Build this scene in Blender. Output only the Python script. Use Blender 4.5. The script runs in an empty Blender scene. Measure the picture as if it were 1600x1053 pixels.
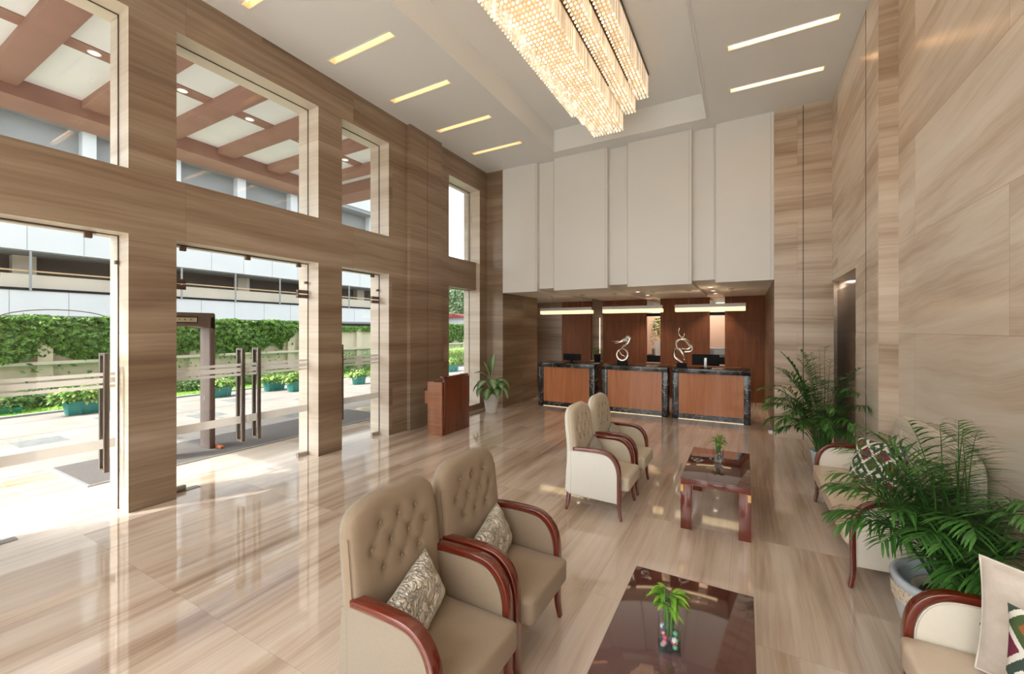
import bpy, bmesh, math, random
from mathutils import Vector, Matrix
R = math.radians
PI = math.pi
S = bpy.context.scene
COL = S.collection
random.seed(7)

# ------------------------------------------------------------------ camera
F_PX, HORIZON, VPX = 653.6, 515.0, 1163.0
YAW = math.atan((VPX - 800) / F_PX)
cam_d = bpy.data.cameras.new('camera')
cam_d.sensor_width = 36.0
cam_d.sensor_fit = 'HORIZONTAL'
cam_d.lens = 36.0 * F_PX / 1600.0
cam_d.shift_y = -(1053 / 2 - HORIZON) / 1600.0
cam_d.clip_start = 0.05
cam_d.clip_end = 500
cam = bpy.data.objects.new('camera', cam_d)
cam.location = (0, 0, 1.95)
cam.rotation_euler = (R(90), 0, YAW)
COL.objects.link(cam)
S.camera = cam

# ------------------------------------------------------------------ sky, sun, exposure
S.view_settings.view_transform = 'Standard'
S.view_settings.look = 'None'
S.view_settings.gamma = 1.0
S.view_settings.use_curve_mapping = False
S.view_settings.exposure = 0.9
W = bpy.data.worlds.new('sky')
S.world = W
W.use_nodes = True
wn = W.node_tree.nodes
wl = W.node_tree.links
sky = wn.new('ShaderNodeTexSky')
sky.sky_type = 'NISHITA'
sky.sun_disc = False
sky.sun_elevation = R(52)
sky.sun_rotation = R(210)
sky.dust_density = 4.0
sky.air_density = 1.0
sky.ozone_density = 1.0
hs = wn.new('ShaderNodeHueSaturation')
hs.inputs['Saturation'].default_value = 0.18
wl.new(sky.outputs[0], hs.inputs['Color'])
wl.new(hs.outputs[0], wn['Background'].inputs['Color'])
wn['Background'].inputs['Strength'].default_value = 0.40

SUN_DIR = Vector((0.494, 0.869, -1.284)).normalized()
sd = bpy.data.lights.new('sun', 'SUN')
sd.energy = 2.8
sd.angle = R(0.6)
sd.color = (1.0, 0.93, 0.82)
so = bpy.data.objects.new('sun', sd)
so.rotation_euler = SUN_DIR.to_track_quat('-Z', 'Y').to_euler()
so.location = (-12, -10, 20)
COL.objects.link(so)

WARM = (1.0, 0.91, 0.80)

def area_light(name, loc, sx, sy, power, color=WARM, rot=(0, 0, 0), parent=None):
    d = bpy.data.lights.new(name, 'AREA')
    d.shape = 'RECTANGLE'
    d.size, d.size_y = sx, sy
    d.energy = power
    d.color = color
    o = bpy.data.objects.new(name, d)
    o.location = loc
    o.rotation_euler = rot
    if parent: o.parent = parent
    COL.objects.link(o)
    return o

# ------------------------------------------------------------------ materials
MATS = {}
def new_mat(name):
    m = bpy.data.materials.new(name)
    m.use_nodes = True
    return m, m.node_tree.nodes, m.node_tree.links, m.node_tree.nodes['Principled BSDF']

def plain(name, col, rough=0.5, metal=0.0, coat=0.0, spec=0.5, noise=0.0, nscale=8.0, bump=0.0, bscale=200.0, sheen=0.0):
    if name in MATS: return MATS[name]
    m, n, l, p = new_mat(name)
    p.inputs['Base Color'].default_value = (*col, 1)
    p.inputs['Roughness'].default_value = rough
    p.inputs['Metallic'].default_value = metal
    p.inputs['Coat Weight'].default_value = coat
    p.inputs['Coat Roughness'].default_value = 0.06
    p.inputs['Specular IOR Level'].default_value = spec
    p.inputs['Sheen Weight'].default_value = sheen
    tc = n.new('ShaderNodeTexCoord')
    nz = n.new('ShaderNodeTexNoise')
    nz.inputs['Scale'].default_value = nscale
    nz.inputs['Detail'].default_value = 6
    l.new(tc.outputs['Object'], nz.inputs['Vector'])
    mx = n.new('ShaderNodeMix'); mx.data_type = 'RGBA'
    mx.inputs['A'].default_value = (*[c * (1 - noise) for c in col], 1)
    mx.inputs['B'].default_value = (*[min(1, c * (1 + noise)) for c in col], 1)
    l.new(nz.outputs['Fac'], mx.inputs['Factor'])
    l.new(mx.outputs['Result'], p.inputs['Base Color'])
    if bump > 0:
        nb = n.new('ShaderNodeTexNoise'); nb.inputs['Scale'].default_value = bscale
        nb.inputs['Detail'].default_value = 3
        l.new(tc.outputs['Object'], nb.inputs['Vector'])
        bp = n.new('ShaderNodeBump'); bp.inputs['Strength'].default_value = bump
        bp.inputs['Distance'].default_value = 0.01
        l.new(nb.outputs['Fac'], bp.inputs['Height'])
        l.new(bp.outputs['Normal'], p.inputs['Normal'])
    MATS[name] = m
    return m

def emissive(name, col, strength):
    if name in MATS: return MATS[name]
    m, n, l, p = new_mat(name)
    p.inputs['Base Color'].default_value = (*col, 1)
    p.inputs['Emission Color'].default_value = (*col, 1)
    p.inputs['Emission Strength'].default_value = strength
    MATS[name] = m
    return m

class NB:
    """small node builder"""
    def __init__(s, n, l): s.n, s.l = n, l
    def math(s, op, a, b=None, c=None, clamp=False):
        x = s.n.new('ShaderNodeMath'); x.operation = op; x.use_clamp = clamp
        for i, v in enumerate((a, b, c)):
            if v is None: continue
            if isinstance(v, (int, float)): x.inputs[i].default_value = v
            else: s.l.new(v, x.inputs[i])
        return x.outputs[0]
    def comb(s, x, y, z):
        c = s.n.new('ShaderNodeCombineXYZ')
        for i, v in enumerate((x, y, z)):
            if isinstance(v, (int, float)): c.inputs[i].default_value = v
            else: s.l.new(v, c.inputs[i])
        return c.outputs[0]
    def noise(s, vec, scale=1.0, detail=4, rough=0.55, dist=0.0):
        t = s.n.new('ShaderNodeTexNoise')
        t.inputs['Scale'].default_value = scale
        t.inputs['Detail'].default_value = detail
        t.inputs['Roughness'].default_value = rough
        t.inputs['Distortion'].default_value = dist
        s.l.new(vec, t.inputs['Vector'])
        return t.outputs['Fac']
    def ramp(s, fac, stops):
        r = s.n.new('ShaderNodeValToRGB')
        e = r.color_ramp.elements
        while len(e) < len(stops): e.new(0.5)
        for i, (p, c) in enumerate(stops):
            e[i].position = p
            e[i].color = (*c, 1) if len(c) == 3 else c
        s.l.new(fac, r.inputs['Fac'])
        return r.outputs['Color']
    def mix(s, fac, a, b, mode='MIX'):
        x = s.n.new('ShaderNodeMix'); x.data_type = 'RGBA'; x.blend_type = mode
        for key, v in (('Factor', fac), ('A', a), ('B', b)):
            if isinstance(v, (int, float)): x.inputs[key].default_value = v
            elif isinstance(v, tuple): x.inputs[key].default_value = (*v, 1)
            else: s.l.new(v, x.inputs[key])
        return x.outputs['Result']

def stone(name, along, across, slab_w, slab_h, off_h, stops, rough, joint=0.006, tilt=0.0, vs=1.0, coat=0.0, spec=0.5, tone=0.12, wav=0.14, brk=0.04):
    """banded marble; along / across are the world axes 'X','Y','Z','XY'"""
    m, n, l, p = new_mat(name)
    b = NB(n, l)
    g = n.new('ShaderNodeNewGeometry')
    sp = n.new('ShaderNodeSeparateXYZ'); l.new(g.outputs['Position'], sp.inputs[0])
    ax = {'X': sp.outputs[0], 'Y': sp.outputs[1], 'Z': sp.outputs[2]}
    ax['XY'] = b.math('ADD', sp.outputs[0], sp.outputs[1])
    a, c = ax[along], ax[across]
    ci = b.math('FLOOR', b.math('DIVIDE', b.math('ADD', c, off_h), slab_h))
    a_s = b.math('ADD', b.math('DIVIDE', a, slab_w), b.math('MULTIPLY', b.math('MODULO', b.math('ABSOLUTE', ci), 2.0), 0.0 if tone < 0 else 0.37))
    ai = b.math('FLOOR', a_s)
    wn_ = n.new('ShaderNodeTexWhiteNoise'); wn_.noise_dimensions = '2D'
    l.new(b.comb(ai, ci, 0), wn_.inputs['Vector'])
    rnd = wn_.outputs['Value']
    cc = b.math('ADD', c, b.math('MULTIPLY', a, tilt))
    warp = b.noise(b.comb(b.math('MULTIPLY', a, 0.55), b.math('MULTIPLY', c, 0.9), b.math('MULTIPLY', rnd, 9.0 * brk)), 1.0, 3)
    cw = b.math('ADD', cc, b.math('MULTIPLY', warp, wav))
    v1 = b.noise(b.comb(b.math('MULTIPLY', a, 0.22), b.math('MULTIPLY', cw, 3.2 * vs), b.math('MULTIPLY', rnd, 31.0 * brk)), 1.0, 5, 0.6)
    v2 = b.noise(b.comb(b.math('MULTIPLY', a, 0.5), b.math('MULTIPLY', cw, 26.0 * vs), b.math('MULTIPLY', rnd, 17.0 * brk)), 1.0, 4, 0.65)
    v3 = b.noise(b.comb(b.math('MULTIPLY', a, 1.0), b.math('MULTIPLY', cw, 90.0), 0.0), 1.0, 2)
    v = b.math('ADD', b.math('MULTIPLY', v1, 0.70), b.math('ADD', b.math('MULTIPLY', v2, 0.22), b.math('MULTIPLY', v3, 0.08)))
    v = b.math('ADD', v, b.math('MULTIPLY', b.math('SUBTRACT', rnd, 0.5), abs(tone)))
    colr = b.ramp(v, stops)
    # hairline joints
    fa = b.math('MULTIPLY', b.math('PINGPONG', a_s, 0.5), slab_w)
    fc = b.math('MULTIPLY', b.math('PINGPONG', b.math('DIVIDE', b.math('ADD', c, off_h), slab_h), 0.5), slab_h)
    j = b.math('LESS_THAN', b.math('MINIMUM', fa, fc), joint / 2)
    colr = b.mix(b.math('MULTIPLY', j, 0.45), colr, (0.12, 0.08, 0.05))
    l.new(colr, p.inputs['Base Color'])
    p.inputs['Roughness'].default_value = rough
    p.inputs['Specular IOR Level'].default_value = spec
    p.inputs['Coat Weight'].default_value = coat
    p.inputs['Coat Roughness'].default_value = 0.03
    return m

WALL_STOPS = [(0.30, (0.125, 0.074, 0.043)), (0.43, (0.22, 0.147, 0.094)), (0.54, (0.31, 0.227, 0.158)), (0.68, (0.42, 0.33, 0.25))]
RIGHT_STOPS = [(0.30, (0.46, 0.34, 0.245)), (0.43, (0.64, 0.52, 0.41)), (0.52, (0.78, 0.68, 0.57)), (0.64, (0.86, 0.80, 0.71))]
FLOOR_STOPS = [(0.33, (0.29, 0.20, 0.145)), (0.43, (0.50, 0.38, 0.29)), (0.52, (0.67, 0.55, 0.45)), (0.64, (0.78, 0.69, 0.60))]
M_WALL = stone('shaded banded marble', 'XY', 'Z', 2.4, 0.985, 0.06, WALL_STOPS, 0.33, joint=0.004, tone=0.05)  # same marble as the right wall, with backlit shade put into its colour
M_RIGHT = stone('pale banded marble', 'XY', 'Z', 2.7, 0.985, 0.06, RIGHT_STOPS, 0.22, joint=0.004, tilt=0.07, vs=0.55, tone=0.025, wav=0.3)
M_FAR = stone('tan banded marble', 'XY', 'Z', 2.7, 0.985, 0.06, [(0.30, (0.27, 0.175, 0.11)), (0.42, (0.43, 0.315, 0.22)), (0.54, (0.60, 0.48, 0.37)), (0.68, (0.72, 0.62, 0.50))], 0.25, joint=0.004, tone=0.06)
M_JAMB = stone('daylit reveal marble', 'XY', 'Z', 2.7, 0.985, 0.06, [(0.30, (0.42, 0.33, 0.25)), (0.42, (0.54, 0.45, 0.36)), (0.54, (0.64, 0.56, 0.47)), (0.68, (0.73, 0.66, 0.57))], 0.3, joint=0.003, tone=0.05)  # paler copy for the reveals, daylight on them put into the colour
M_FLOOR = stone('polished floor marble', 'Y', 'X', 1.5, 0.9, 0.1, FLOOR_STOPS, 0.05, joint=0.002, vs=0.72, tone=-0.03, spec=0.7, coat=0.5, wav=0.10)

def wood(name, dark, light, axis='Z', scale=1.0, rough=0.25, coat=0.5):
    if name in MATS: return MATS[name]
    m, n, l, p = new_mat(name)
    b = NB(n, l)
    tc = n.new('ShaderNodeTexCoord')
    sp = n.new('ShaderNodeSeparateXYZ'); l.new(tc.outputs['Object'], sp.inputs[0])
    k = [14.0, 14.0, 14.0]; k['XYZ'.index(axis)] = 0.9
    vec = b.comb(*[b.math('MULTIPLY', sp.outputs[i], k[i] * scale) for i in range(3)])
    v = b.noise(vec, 1.0, 6, 0.6, 0.4)
    v2 = b.noise(vec, 4.0, 3, 0.6)
    v = b.math('ADD', b.math('MULTIPLY', v, 0.75), b.math('MULTIPLY', v2, 0.25))
    l.new(b.ramp(v, [(0.32, dark), (0.66, light)]), p.inputs['Base Color'])
    p.inputs['Roughness'].default_value = rough
    p.inputs['Coat Weight'].default_value = coat
    p.inputs['Coat Roughness'].default_value = 0.06
    MATS[name] = m
    return m

M_MAHOG = wood('polished mahogany', (0.10, 0.011, 0.005), (0.165, 0.021, 0.009), 'X', 0.8, 0.12, 1.0)
M_MAHOGZ = wood('mahogany upright grain', (0.085, 0.014, 0.007), (0.20, 0.036, 0.014), 'Z', 1.0, 0.22, 0.8)
M_PANEL = wood('reddish wall veneer', (0.135, 0.040, 0.013), (0.26, 0.084, 0.025), 'Z', 0.9, 0.6, 0.0)
M_COUNTER = wood('orange cherry veneer', (0.42, 0.135, 0.048), (0.62, 0.245, 0.090), 'Z', 0.9, 0.35, 0.2)
M_LECTERN = wood('lectern veneer', (0.10, 0.024, 0.011), (0.21, 0.056, 0.024), 'Z', 1.0, 0.3, 0.4)
M_LECTERN_H = wood('lectern cross grain veneer', (0.26, 0.10, 0.05), (0.42, 0.19, 0.10), 'X', 1.2, 0.35, 0.2)

def dark_marble():
    m, n, l, p = new_mat('black veined marble')
    b = NB(n, l)
    tc = n.new('ShaderNodeTexCoord')
    w = b.noise(tc.outputs['Object'], 3.0, 6, 0.6)
    vo = n.new('ShaderNodeTexVoronoi'); vo.feature = 'DISTANCE_TO_EDGE'
    vo.inputs['Scale'].default_value = 5.0
    vm = n.new('ShaderNodeVectorMath'); vm.operation = 'MULTIPLY_ADD'
    nz = n.new('ShaderNodeTexNoise'); nz.inputs['Scale'].default_value = 4.0; nz.inputs['Detail'].default_value = 6
    l.new(tc.outputs['Object'], nz.inputs['Vector'])
    l.new(nz.outputs['Color'], vm.inputs[0]); vm.inputs[1].default_value = (0.5, 0.5, 0.5)
    l.new(tc.outputs['Object'], vm.inputs[2])
    l.new(vm.outputs[0], vo.inputs['Vector'])
    vein = b.math('LESS_THAN', vo.outputs['Distance'], b.math('MULTIPLY', b.math('SUBTRACT', w, 0.42), 0.16))
    col = b.ramp(w, [(0.35, (0.012, 0.012, 0.014)), (0.7, (0.055, 0.052, 0.052))])
    l.new(b.mix(b.math('MULTIPLY', vein, 0.55), col, (0.42, 0.38, 0.33)), p.inputs['Base Color'])
    p.inputs['Roughness'].default_value = 0.15
    return m
M_BLACKMARBLE = dark_marble()

def glass_mat(name, tint=(0.97, 0.985, 0.98), refl=1.0):
    m = bpy.data.materials.new(name); m.use_nodes = True
    n, l = m.node_tree.nodes, m.node_tree.links
    n.remove(n['Principled BSDF'])
    t = n.new('ShaderNodeBsdfTransparent'); t.inputs[0].default_value = (*tint, 1)
    g = n.new('ShaderNodeBsdfGlossy'); g.inputs['Roughness'].default_value = 0.02
    lw = n.new('ShaderNodeLayerWeight'); lw.inputs['Blend'].default_value = 0.5
    pw = n.new('ShaderNodeMath'); pw.operation = 'POWER'; pw.inputs[1].default_value = 5.0
    l.new(lw.outputs['Facing'], pw.inputs[0])
    mm = n.new('ShaderNodeMath'); mm.operation = 'MULTIPLY_ADD'; mm.inputs[1].default_value = 0.7 * refl; mm.inputs[2].default_value = 0.03 * refl
    l.new(pw.outputs[0], mm.inputs[0])
    mx = n.new('ShaderNodeMixShader')
    l.new(mm.outputs[0], mx.inputs[0]); l.new(t.outputs[0], mx.inputs[1]); l.new(g.outputs[0], mx.inputs[2])
    l.new(mx.outputs[0], n['Material Output'].inputs[0])
    return m
M_GLASS = glass_mat('clear glass')

def frost_mat():
    m = bpy.data.materials.new('frosted film'); m.use_nodes = True
    n, l = m.node_tree.nodes, m.node_tree.links
    n.remove(n['Principled BSDF'])
    t = n.new('ShaderNodeBsdfTransparent')
    d = n.new('ShaderNodeBsdfDiffuse'); d.inputs[0].default_value = (0.75, 0.72, 0.68, 1)
    tr = n.new('ShaderNodeBsdfTranslucent'); tr.inputs[0].default_value = (0.75, 0.72, 0.68, 1)
    m1 = n.new('ShaderNodeMixShader'); m1.inputs[0].default_value = 0.6
    l.new(d.outputs[0], m1.inputs[1]); l.new(tr.outputs[0], m1.inputs[2])
    m2 = n.new('ShaderNodeMixShader'); m2.inputs[0].default_value = 0.78
    l.new(t.outputs[0], m2.inputs[1]); l.new(m1.outputs[0], m2.inputs[2])
    l.new(m2.outputs[0], n['Material Output'].inputs[0])
    return m
M_FROST = frost_mat()

M_CEIL = plain('warm white ceiling paint', (0.83, 0.85, 0.86), 0.6, noise=0.01, nscale=1.0)
M_SOFFIT = plain('off white wall panel', (0.80, 0.80, 0.79), 0.5, noise=0.015, nscale=1.5)
M_SOFFIT_LINE = plain('panel edging', (0.62, 0.58, 0.52), 0.5)
M_STEEL = plain('brushed steel', (0.45, 0.43, 0.41), 0.3, 1.0, noise=0.05, nscale=40)
M_HANDLE = plain('dark satin metal', (0.20, 0.17, 0.15), 0.35, 0.9)
M_BRONZE = plain('dark bronze fitting', (0.16, 0.11, 0.08), 0.4, 0.8, noise=0.1)
M_BLACK = plain('black plastic', (0.008, 0.008, 0.009), 0.6, spec=0.2)
M_DARKLINE = plain('dark joint sealant', (0.07, 0.05, 0.04), 0.6)
M_TAN = plain('taupe fabric', (0.30, 0.225, 0.155), 0.85, noise=0.10, nscale=120, bump=0.25, bscale=500, sheen=0.15)
M_TAN2 = plain('grey taupe fabric', (0.30, 0.25, 0.195), 0.85, noise=0.10, nscale=120, bump=0.25, bscale=500, sheen=0.15)
M_CREAM = plain('cream fabric', (0.58, 0.50, 0.38), 0.8, noise=0.05, nscale=100, bump=0.15, bscale=500, sheen=0.15)
M_IVORY = plain('ivory fabric', (0.74, 0.72, 0.66), 0.75, noise=0.04, nscale=80, bump=0.1, bscale=500)
M_LEATHER = plain('ivory leather', (0.70, 0.64, 0.54), 0.42, noise=0.03, nscale=30, bump=0.06, bscale=150)
M_SEATLEATHER = plain('sand leather', (0.66, 0.54, 0.42), 0.45, noise=0.03, nscale=30, bump=0.06, bscale=150)
M_PIPING = plain('pale piping cord', (0.55, 0.50, 0.42), 0.7)
M_PIPING_D = plain('brown piping cord', (0.17, 0.13, 0.09), 0.7)
M_BUTTON = plain('covered button', (0.28, 0.215, 0.15), 0.8)
M_BUTTON_C = plain('cream covered button', (0.46, 0.39, 0.29), 0.8)
M_TABLETOP = plain('tinted table glass', (0.085, 0.030, 0.027), 0.05, coat=1.0, spec=0.9)
M_BRASS = plain('pale brass inlay', (0.72, 0.42, 0.16), 0.35, 0.6)
M_SILVER = plain('polished silver', (0.85, 0.80, 0.74), 0.12, 1.0)
M_WHITEPOT = plain('white glazed ceramic', (0.80, 0.80, 0.78), 0.3, coat=0.4)
M_BLUEPOT = plain('pale blue glazed ceramic', (0.60, 0.66, 0.72), 0.2, coat=0.8, noise=0.05)
M_SOIL = plain('dark potting soil', (0.05, 0.035, 0.025), 0.95, noise=0.3, nscale=60, bump=0.6, bscale=60)
M_MAT = plain('grey entrance matting', (0.13, 0.12, 0.115), 0.95, noise=0.6, nscale=55, bump=1.0, bscale=120)
M_MATEDGE = plain('aluminium mat edging', (0.42, 0.42, 0.42), 0.45, 0.6)
M_GATE = plain('brown grey powder coat', (0.215, 0.165, 0.15), 0.5, noise=0.05)
M_GATE_D = plain('dark brown powder coat', (0.12, 0.075, 0.06), 0.5)
M_ORANGE = plain('orange tile edge', (0.55, 0.16, 0.06), 0.5)
M_SANDSTONE = plain('red sandstone cladding', (0.33, 0.175, 0.135), 0.75, noise=0.14, nscale=3.0, bump=0.2, bscale=40)
M_PANELW = plain('white soffit board', (0.84, 0.87, 0.90), 0.6, noise=0.01)
M_TURQ = plain('turquoise plastic planter', (0.04, 0.25, 0.22), 0.5, noise=0.06)
M_PARAPET = plain('pale blue concrete cladding', (0.66, 0.69, 0.70), 0.7, noise=0.07, nscale=1.2)
M_CREAMWALL = plain('cream rendered wall', (0.70, 0.64, 0.53), 0.8, noise=0.08, nscale=1.5)
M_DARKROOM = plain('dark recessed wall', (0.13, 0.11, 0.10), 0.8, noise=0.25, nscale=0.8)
M_GREYCONC = plain('grey concrete', (0.30, 0.31, 0.31), 0.85, noise=0.25, nscale=0.7)
M_BLUEGLASS = plain('blue window glass', (0.14, 0.22, 0.34), 0.15, spec=0.8)
M_WALLOUT = plain('compound wall plaster', (0.62, 0.57, 0.44), 0.85, noise=0.14, nscale=2.0)
M_WALLEDGE = plain('green painted coping', (0.16, 0.33, 0.22), 0.8, noise=0.2)

def leaf_mat(name, a, b_, rough=0.45, trans=0.25):
    if name in MATS: return MATS[name]
    m, n, l, p = new_mat(name)
    b = NB(n, l)
    g = n.new('ShaderNodeNewGeometry')
    r = n.new('ShaderNodeTexWhiteNoise'); r.noise_dimensions = '1D'
    l.new(g.outputs['Random Per Island'], r.inputs['W'])
    l.new(b.mix(r.outputs['Value'], a, b_), p.inputs['Base Color'])
    p.inputs['Roughness'].default_value = rough
    tr = n.new('ShaderNodeBsdfTranslucent')
    l.new(b.mix(r.outputs['Value'], a, b_), tr.inputs[0])
    mx = n.new('ShaderNodeMixShader'); mx.inputs[0].default_value = trans
    l.new(p.outputs[0], mx.inputs[1]); l.new(tr.outputs[0], mx.inputs[2])
    l.new(mx.outputs[0], n['Material Output'].inputs[0])
    MATS[name] = m
    return m
M_PALM = leaf_mat('palm leaf green', (0.035, 0.12, 0.025), (0.10, 0.27, 0.05))
M_PALMSTEM = plain('palm stem', (0.10, 0.19, 0.05), 0.5)
M_BAMBOO = leaf_mat('lucky bamboo leaf', (0.10, 0.30, 0.02), (0.28, 0.50, 0.06))
M_BSTALK = plain('bamboo stalk', (0.07, 0.16, 0.03), 0.45, noise=0.3, nscale=40)
M_CREEPER = leaf_mat('creeper leaf', (0.02, 0.08, 0.012), (0.22, 0.42, 0.07))
M_SHRUB = leaf_mat('shrub leaf', (0.06, 0.15, 0.04), (0.22, 0.36, 0.10))
M_PLANTERLEAF = leaf_mat('yellow green leaf', (0.13, 0.32, 0.06), (0.50, 0.60, 0.20))
M_TREE = leaf_mat('dusty tree leaf', (0.07, 0.13, 0.06), (0.20, 0.29, 0.14))

def dieff_mat():
    m, n, l, p = new_mat('variegated leaf')
    b = NB(n, l)
    uv = n.new('ShaderNodeTexCoord')
    sp = n.new('ShaderNodeSeparateXYZ'); l.new(uv.outputs['UV'], sp.inputs[0])
    edge = b.math('ABSOLUTE', b.math('SUBTRACT', sp.outputs[0], 0.5))
    nz = b.noise(uv.outputs['Object'], 45.0, 4)
    v = b.math('ADD', b.math('MULTIPLY', edge, 1.6), b.math('MULTIPLY', b.math('SUBTRACT', nz, 0.5), 0.9))
    l.new(b.ramp(v, [(0.18, (0.42, 0.55, 0.30)), (0.5, (0.06, 0.19, 0.05))]), p.inputs['Base Color'])
    p.inputs['Roughness'].default_value = 0.35
    return m
M_DIEFF = dieff_mat()

def ikat_mat():
    m, n, l, p = new_mat('ikat diamond weave')
    b = NB(n, l)
    tc = n.new('ShaderNodeTexCoord')
    nz = n.new('ShaderNodeTexNoise'); nz.inputs['Scale'].default_value = 90; nz.inputs['Detail'].default_value = 2
    l.new(tc.outputs['UV'], nz.inputs['Vector'])
    vm = n.new('ShaderNodeVectorMath'); vm.operation = 'MULTIPLY_ADD'
    l.new(nz.outputs['Color'], vm.inputs[0]); vm.inputs[1].default_value = (0.012, 0.035, 0); l.new(tc.outputs['UV'], vm.inputs[2])
    sp = n.new('ShaderNodeSeparateXYZ'); l.new(vm.outputs[0], sp.inputs[0])
    u = b.math('MULTIPLY', sp.outputs[0], 2.7); v = b.math('MULTIPLY', sp.outputs[1], 2.3)
    p1 = b.math('ADD', u, v); p2 = b.math('SUBTRACT', u, v)
    f1 = b.math('PINGPONG', p1, 0.5); f2 = b.math('PINGPONG', p2, 0.5)
    mn = b.math('MINIMUM', f1, f2)
    i1 = b.math('FLOOR', p1); i2 = b.math('FLOOR', p2)
    par = b.math('MODULO', b.math('ABSOLUTE', b.math('ADD', i1, b.math('MULTIPLY', i2, 2.0))), 3.0)
    isr = b.math('LESS_THAN', par, 0.5)
    isg = b.math('GREATER_THAN', par, 1.5)
    col = b.mix(isr, (0.045, 0.075, 0.055), (0.17, 0.02, 0.055))
    col = b.mix(isg, col, (0.06, 0.10, 0.035))
    core = b.math('GREATER_THAN', mn, 0.34)
    ccol = b.mix(isr, (0.72, 0.70, 0.64), (0.14, 0.05, 0.07))
    ccol = b.mix(isg, ccol, (0.30, 0.10, 0.03))
    col = b.mix(core, col, ccol)
    col = b.mix(b.math('LESS_THAN', mn, 0.085), col, (0.76, 0.73, 0.66))
    # plain border at the left and top
    l.new(col, p.inputs['Base Color'])
    p.inputs['Roughness'].default_value = 0.9
    return m
M_IKAT = ikat_mat()

def crush_mat(name, c0, c1, metal, sc):
    m, n, l, p = new_mat(name)
    b = NB(n, l)
    tc = n.new('ShaderNodeTexCoord')
    v = b.noise(tc.outputs['Object'], sc, 3, 0.5, 1.2)
    h = b.math('MULTIPLY', b.math('ABSOLUTE', b.math('SUBTRACT', v, 0.5)), 4.0, clamp=True)
    h = b.math('POWER', h, 0.6)
    bp = n.new('ShaderNodeBump'); bp.inputs['Strength'].default_value = 0.9; bp.inputs['Distance'].default_value = 0.03
    l.new(h, bp.inputs['Height']); l.new(bp.outputs[0], p.inputs['Normal'])
    l.new(b.ramp(h, [(0.08, c0), (0.45, c1)]), p.inputs['Base Color'])
    p.inputs['Metallic'].default_value = metal
    p.inputs['Roughness'].default_value = 0.42
    return m
M_CRUSH = crush_mat('crushed silver satin', (0.50, 0.46, 0.39), (0.78, 0.74, 0.66), 0.3, 15)
M_CRUSHC = crush_mat('crinkled cream satin', (0.55, 0.50, 0.42), (0.72, 0.67, 0.58), 0.1, 34)
M_VELVET = plain('blush cream velvet', (0.62, 0.54, 0.47), 0.7, noise=0.28, nscale=14, bump=0.2, bscale=90, sheen=0.5)

# ------------------------------------------------------------------ mesh helpers
def link_mesh(name, bm, mat, parent=None, smooth=False, bevel=0.0, seg=2, loc=None, recalc=True):
    if recalc:
        bmesh.ops.recalc_face_normals(bm, faces=bm.faces[:])
    me = bpy.data.meshes.new(name)
    bm.to_mesh(me); bm.free()
    if smooth:
        for p in me.polygons: p.use_smooth = True
    mats = mat if isinstance(mat, (list, tuple)) else [mat]
    for m in mats: me.materials.append(m)
    o = bpy.data.objects.new(name, me)
    COL.objects.link(o)
    if parent is not None: o.parent = parent
    if loc is not None: o.location = loc
    if bevel > 0:
        md = o.modifiers.new('bevel', 'BEVEL'); md.width = bevel; md.segments = seg
        md.limit_method = 'ANGLE'; md.angle_limit = R(35)
        for p in me.polygons: p.use_smooth = True
        md.harden_normals = False
    return o

def from_data(name, verts, faces, mat, parent=None, smooth=False, uvs=None, mat_idx=None):
    me = bpy.data.meshes.new(name)
    me.from_pydata(verts, [], faces)
    if smooth:
        for p in me.polygons: p.use_smooth = True
    if uvs is not None:
        ul = me.uv_layers.new(name='UVMap')
        for lp in me.loops: ul.data[lp.index].uv = uvs[lp.vertex_index]
    mats = mat if isinstance(mat, (list, tuple)) else [mat]
    for m in mats: me.materials.append(m)
    if mat_idx is not None:
        for p, i in zip(me.polygons, mat_idx): p.material_index = i
    me.update()
    o = bpy.data.objects.new(name, me)
    COL.objects.link(o)
    if parent is not None: o.parent = parent
    return o

def box(bm, x0, x1, y0, y1, z0, z1, mi=0):
    v = [bm.verts.new(p) for p in ((x0, y0, z0), (x1, y0, z0), (x1, y1, z0), (x0, y1, z0), (x0, y0, z1), (x1, y0, z1), (x1, y1, z1), (x0, y1, z1))]
    for f in ((3, 2, 1, 0), (4, 5, 6, 7), (0, 1, 5, 4), (1, 2, 6, 5), (2, 3, 7, 6), (3, 0, 4, 7)):
        bm.faces.new([v[i] for i in f]).material_index = mi
    return v

def bx(name, mat, parent, *dims, bevel=0.0, seg=2):
    bm = bmesh.new(); box(bm, *dims)
    return link_mesh(name, bm, mat, parent, bevel=bevel, seg=seg)

def prism(bm, pts, w0, w1, plane='XZ'):
    """polygon pts in the plane, extruded along the third axis"""
    def P(p, w):
        return {'XZ': (p[0], w, p[1]), 'YZ': (w, p[0], p[1]), 'XY': (p[0], p[1], w)}[plane]
    a = [bm.verts.new(P(p, w0)) for p in pts]
    b = [bm.verts.new(P(p, w1)) for p in pts]
    bm.faces.new(a); bm.faces.new(b[::-1])
    n = len(pts)
    for i in range(n):
        bm.faces.new((a[i], b[i], b[(i + 1) % n], a[(i + 1) % n]))

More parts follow.
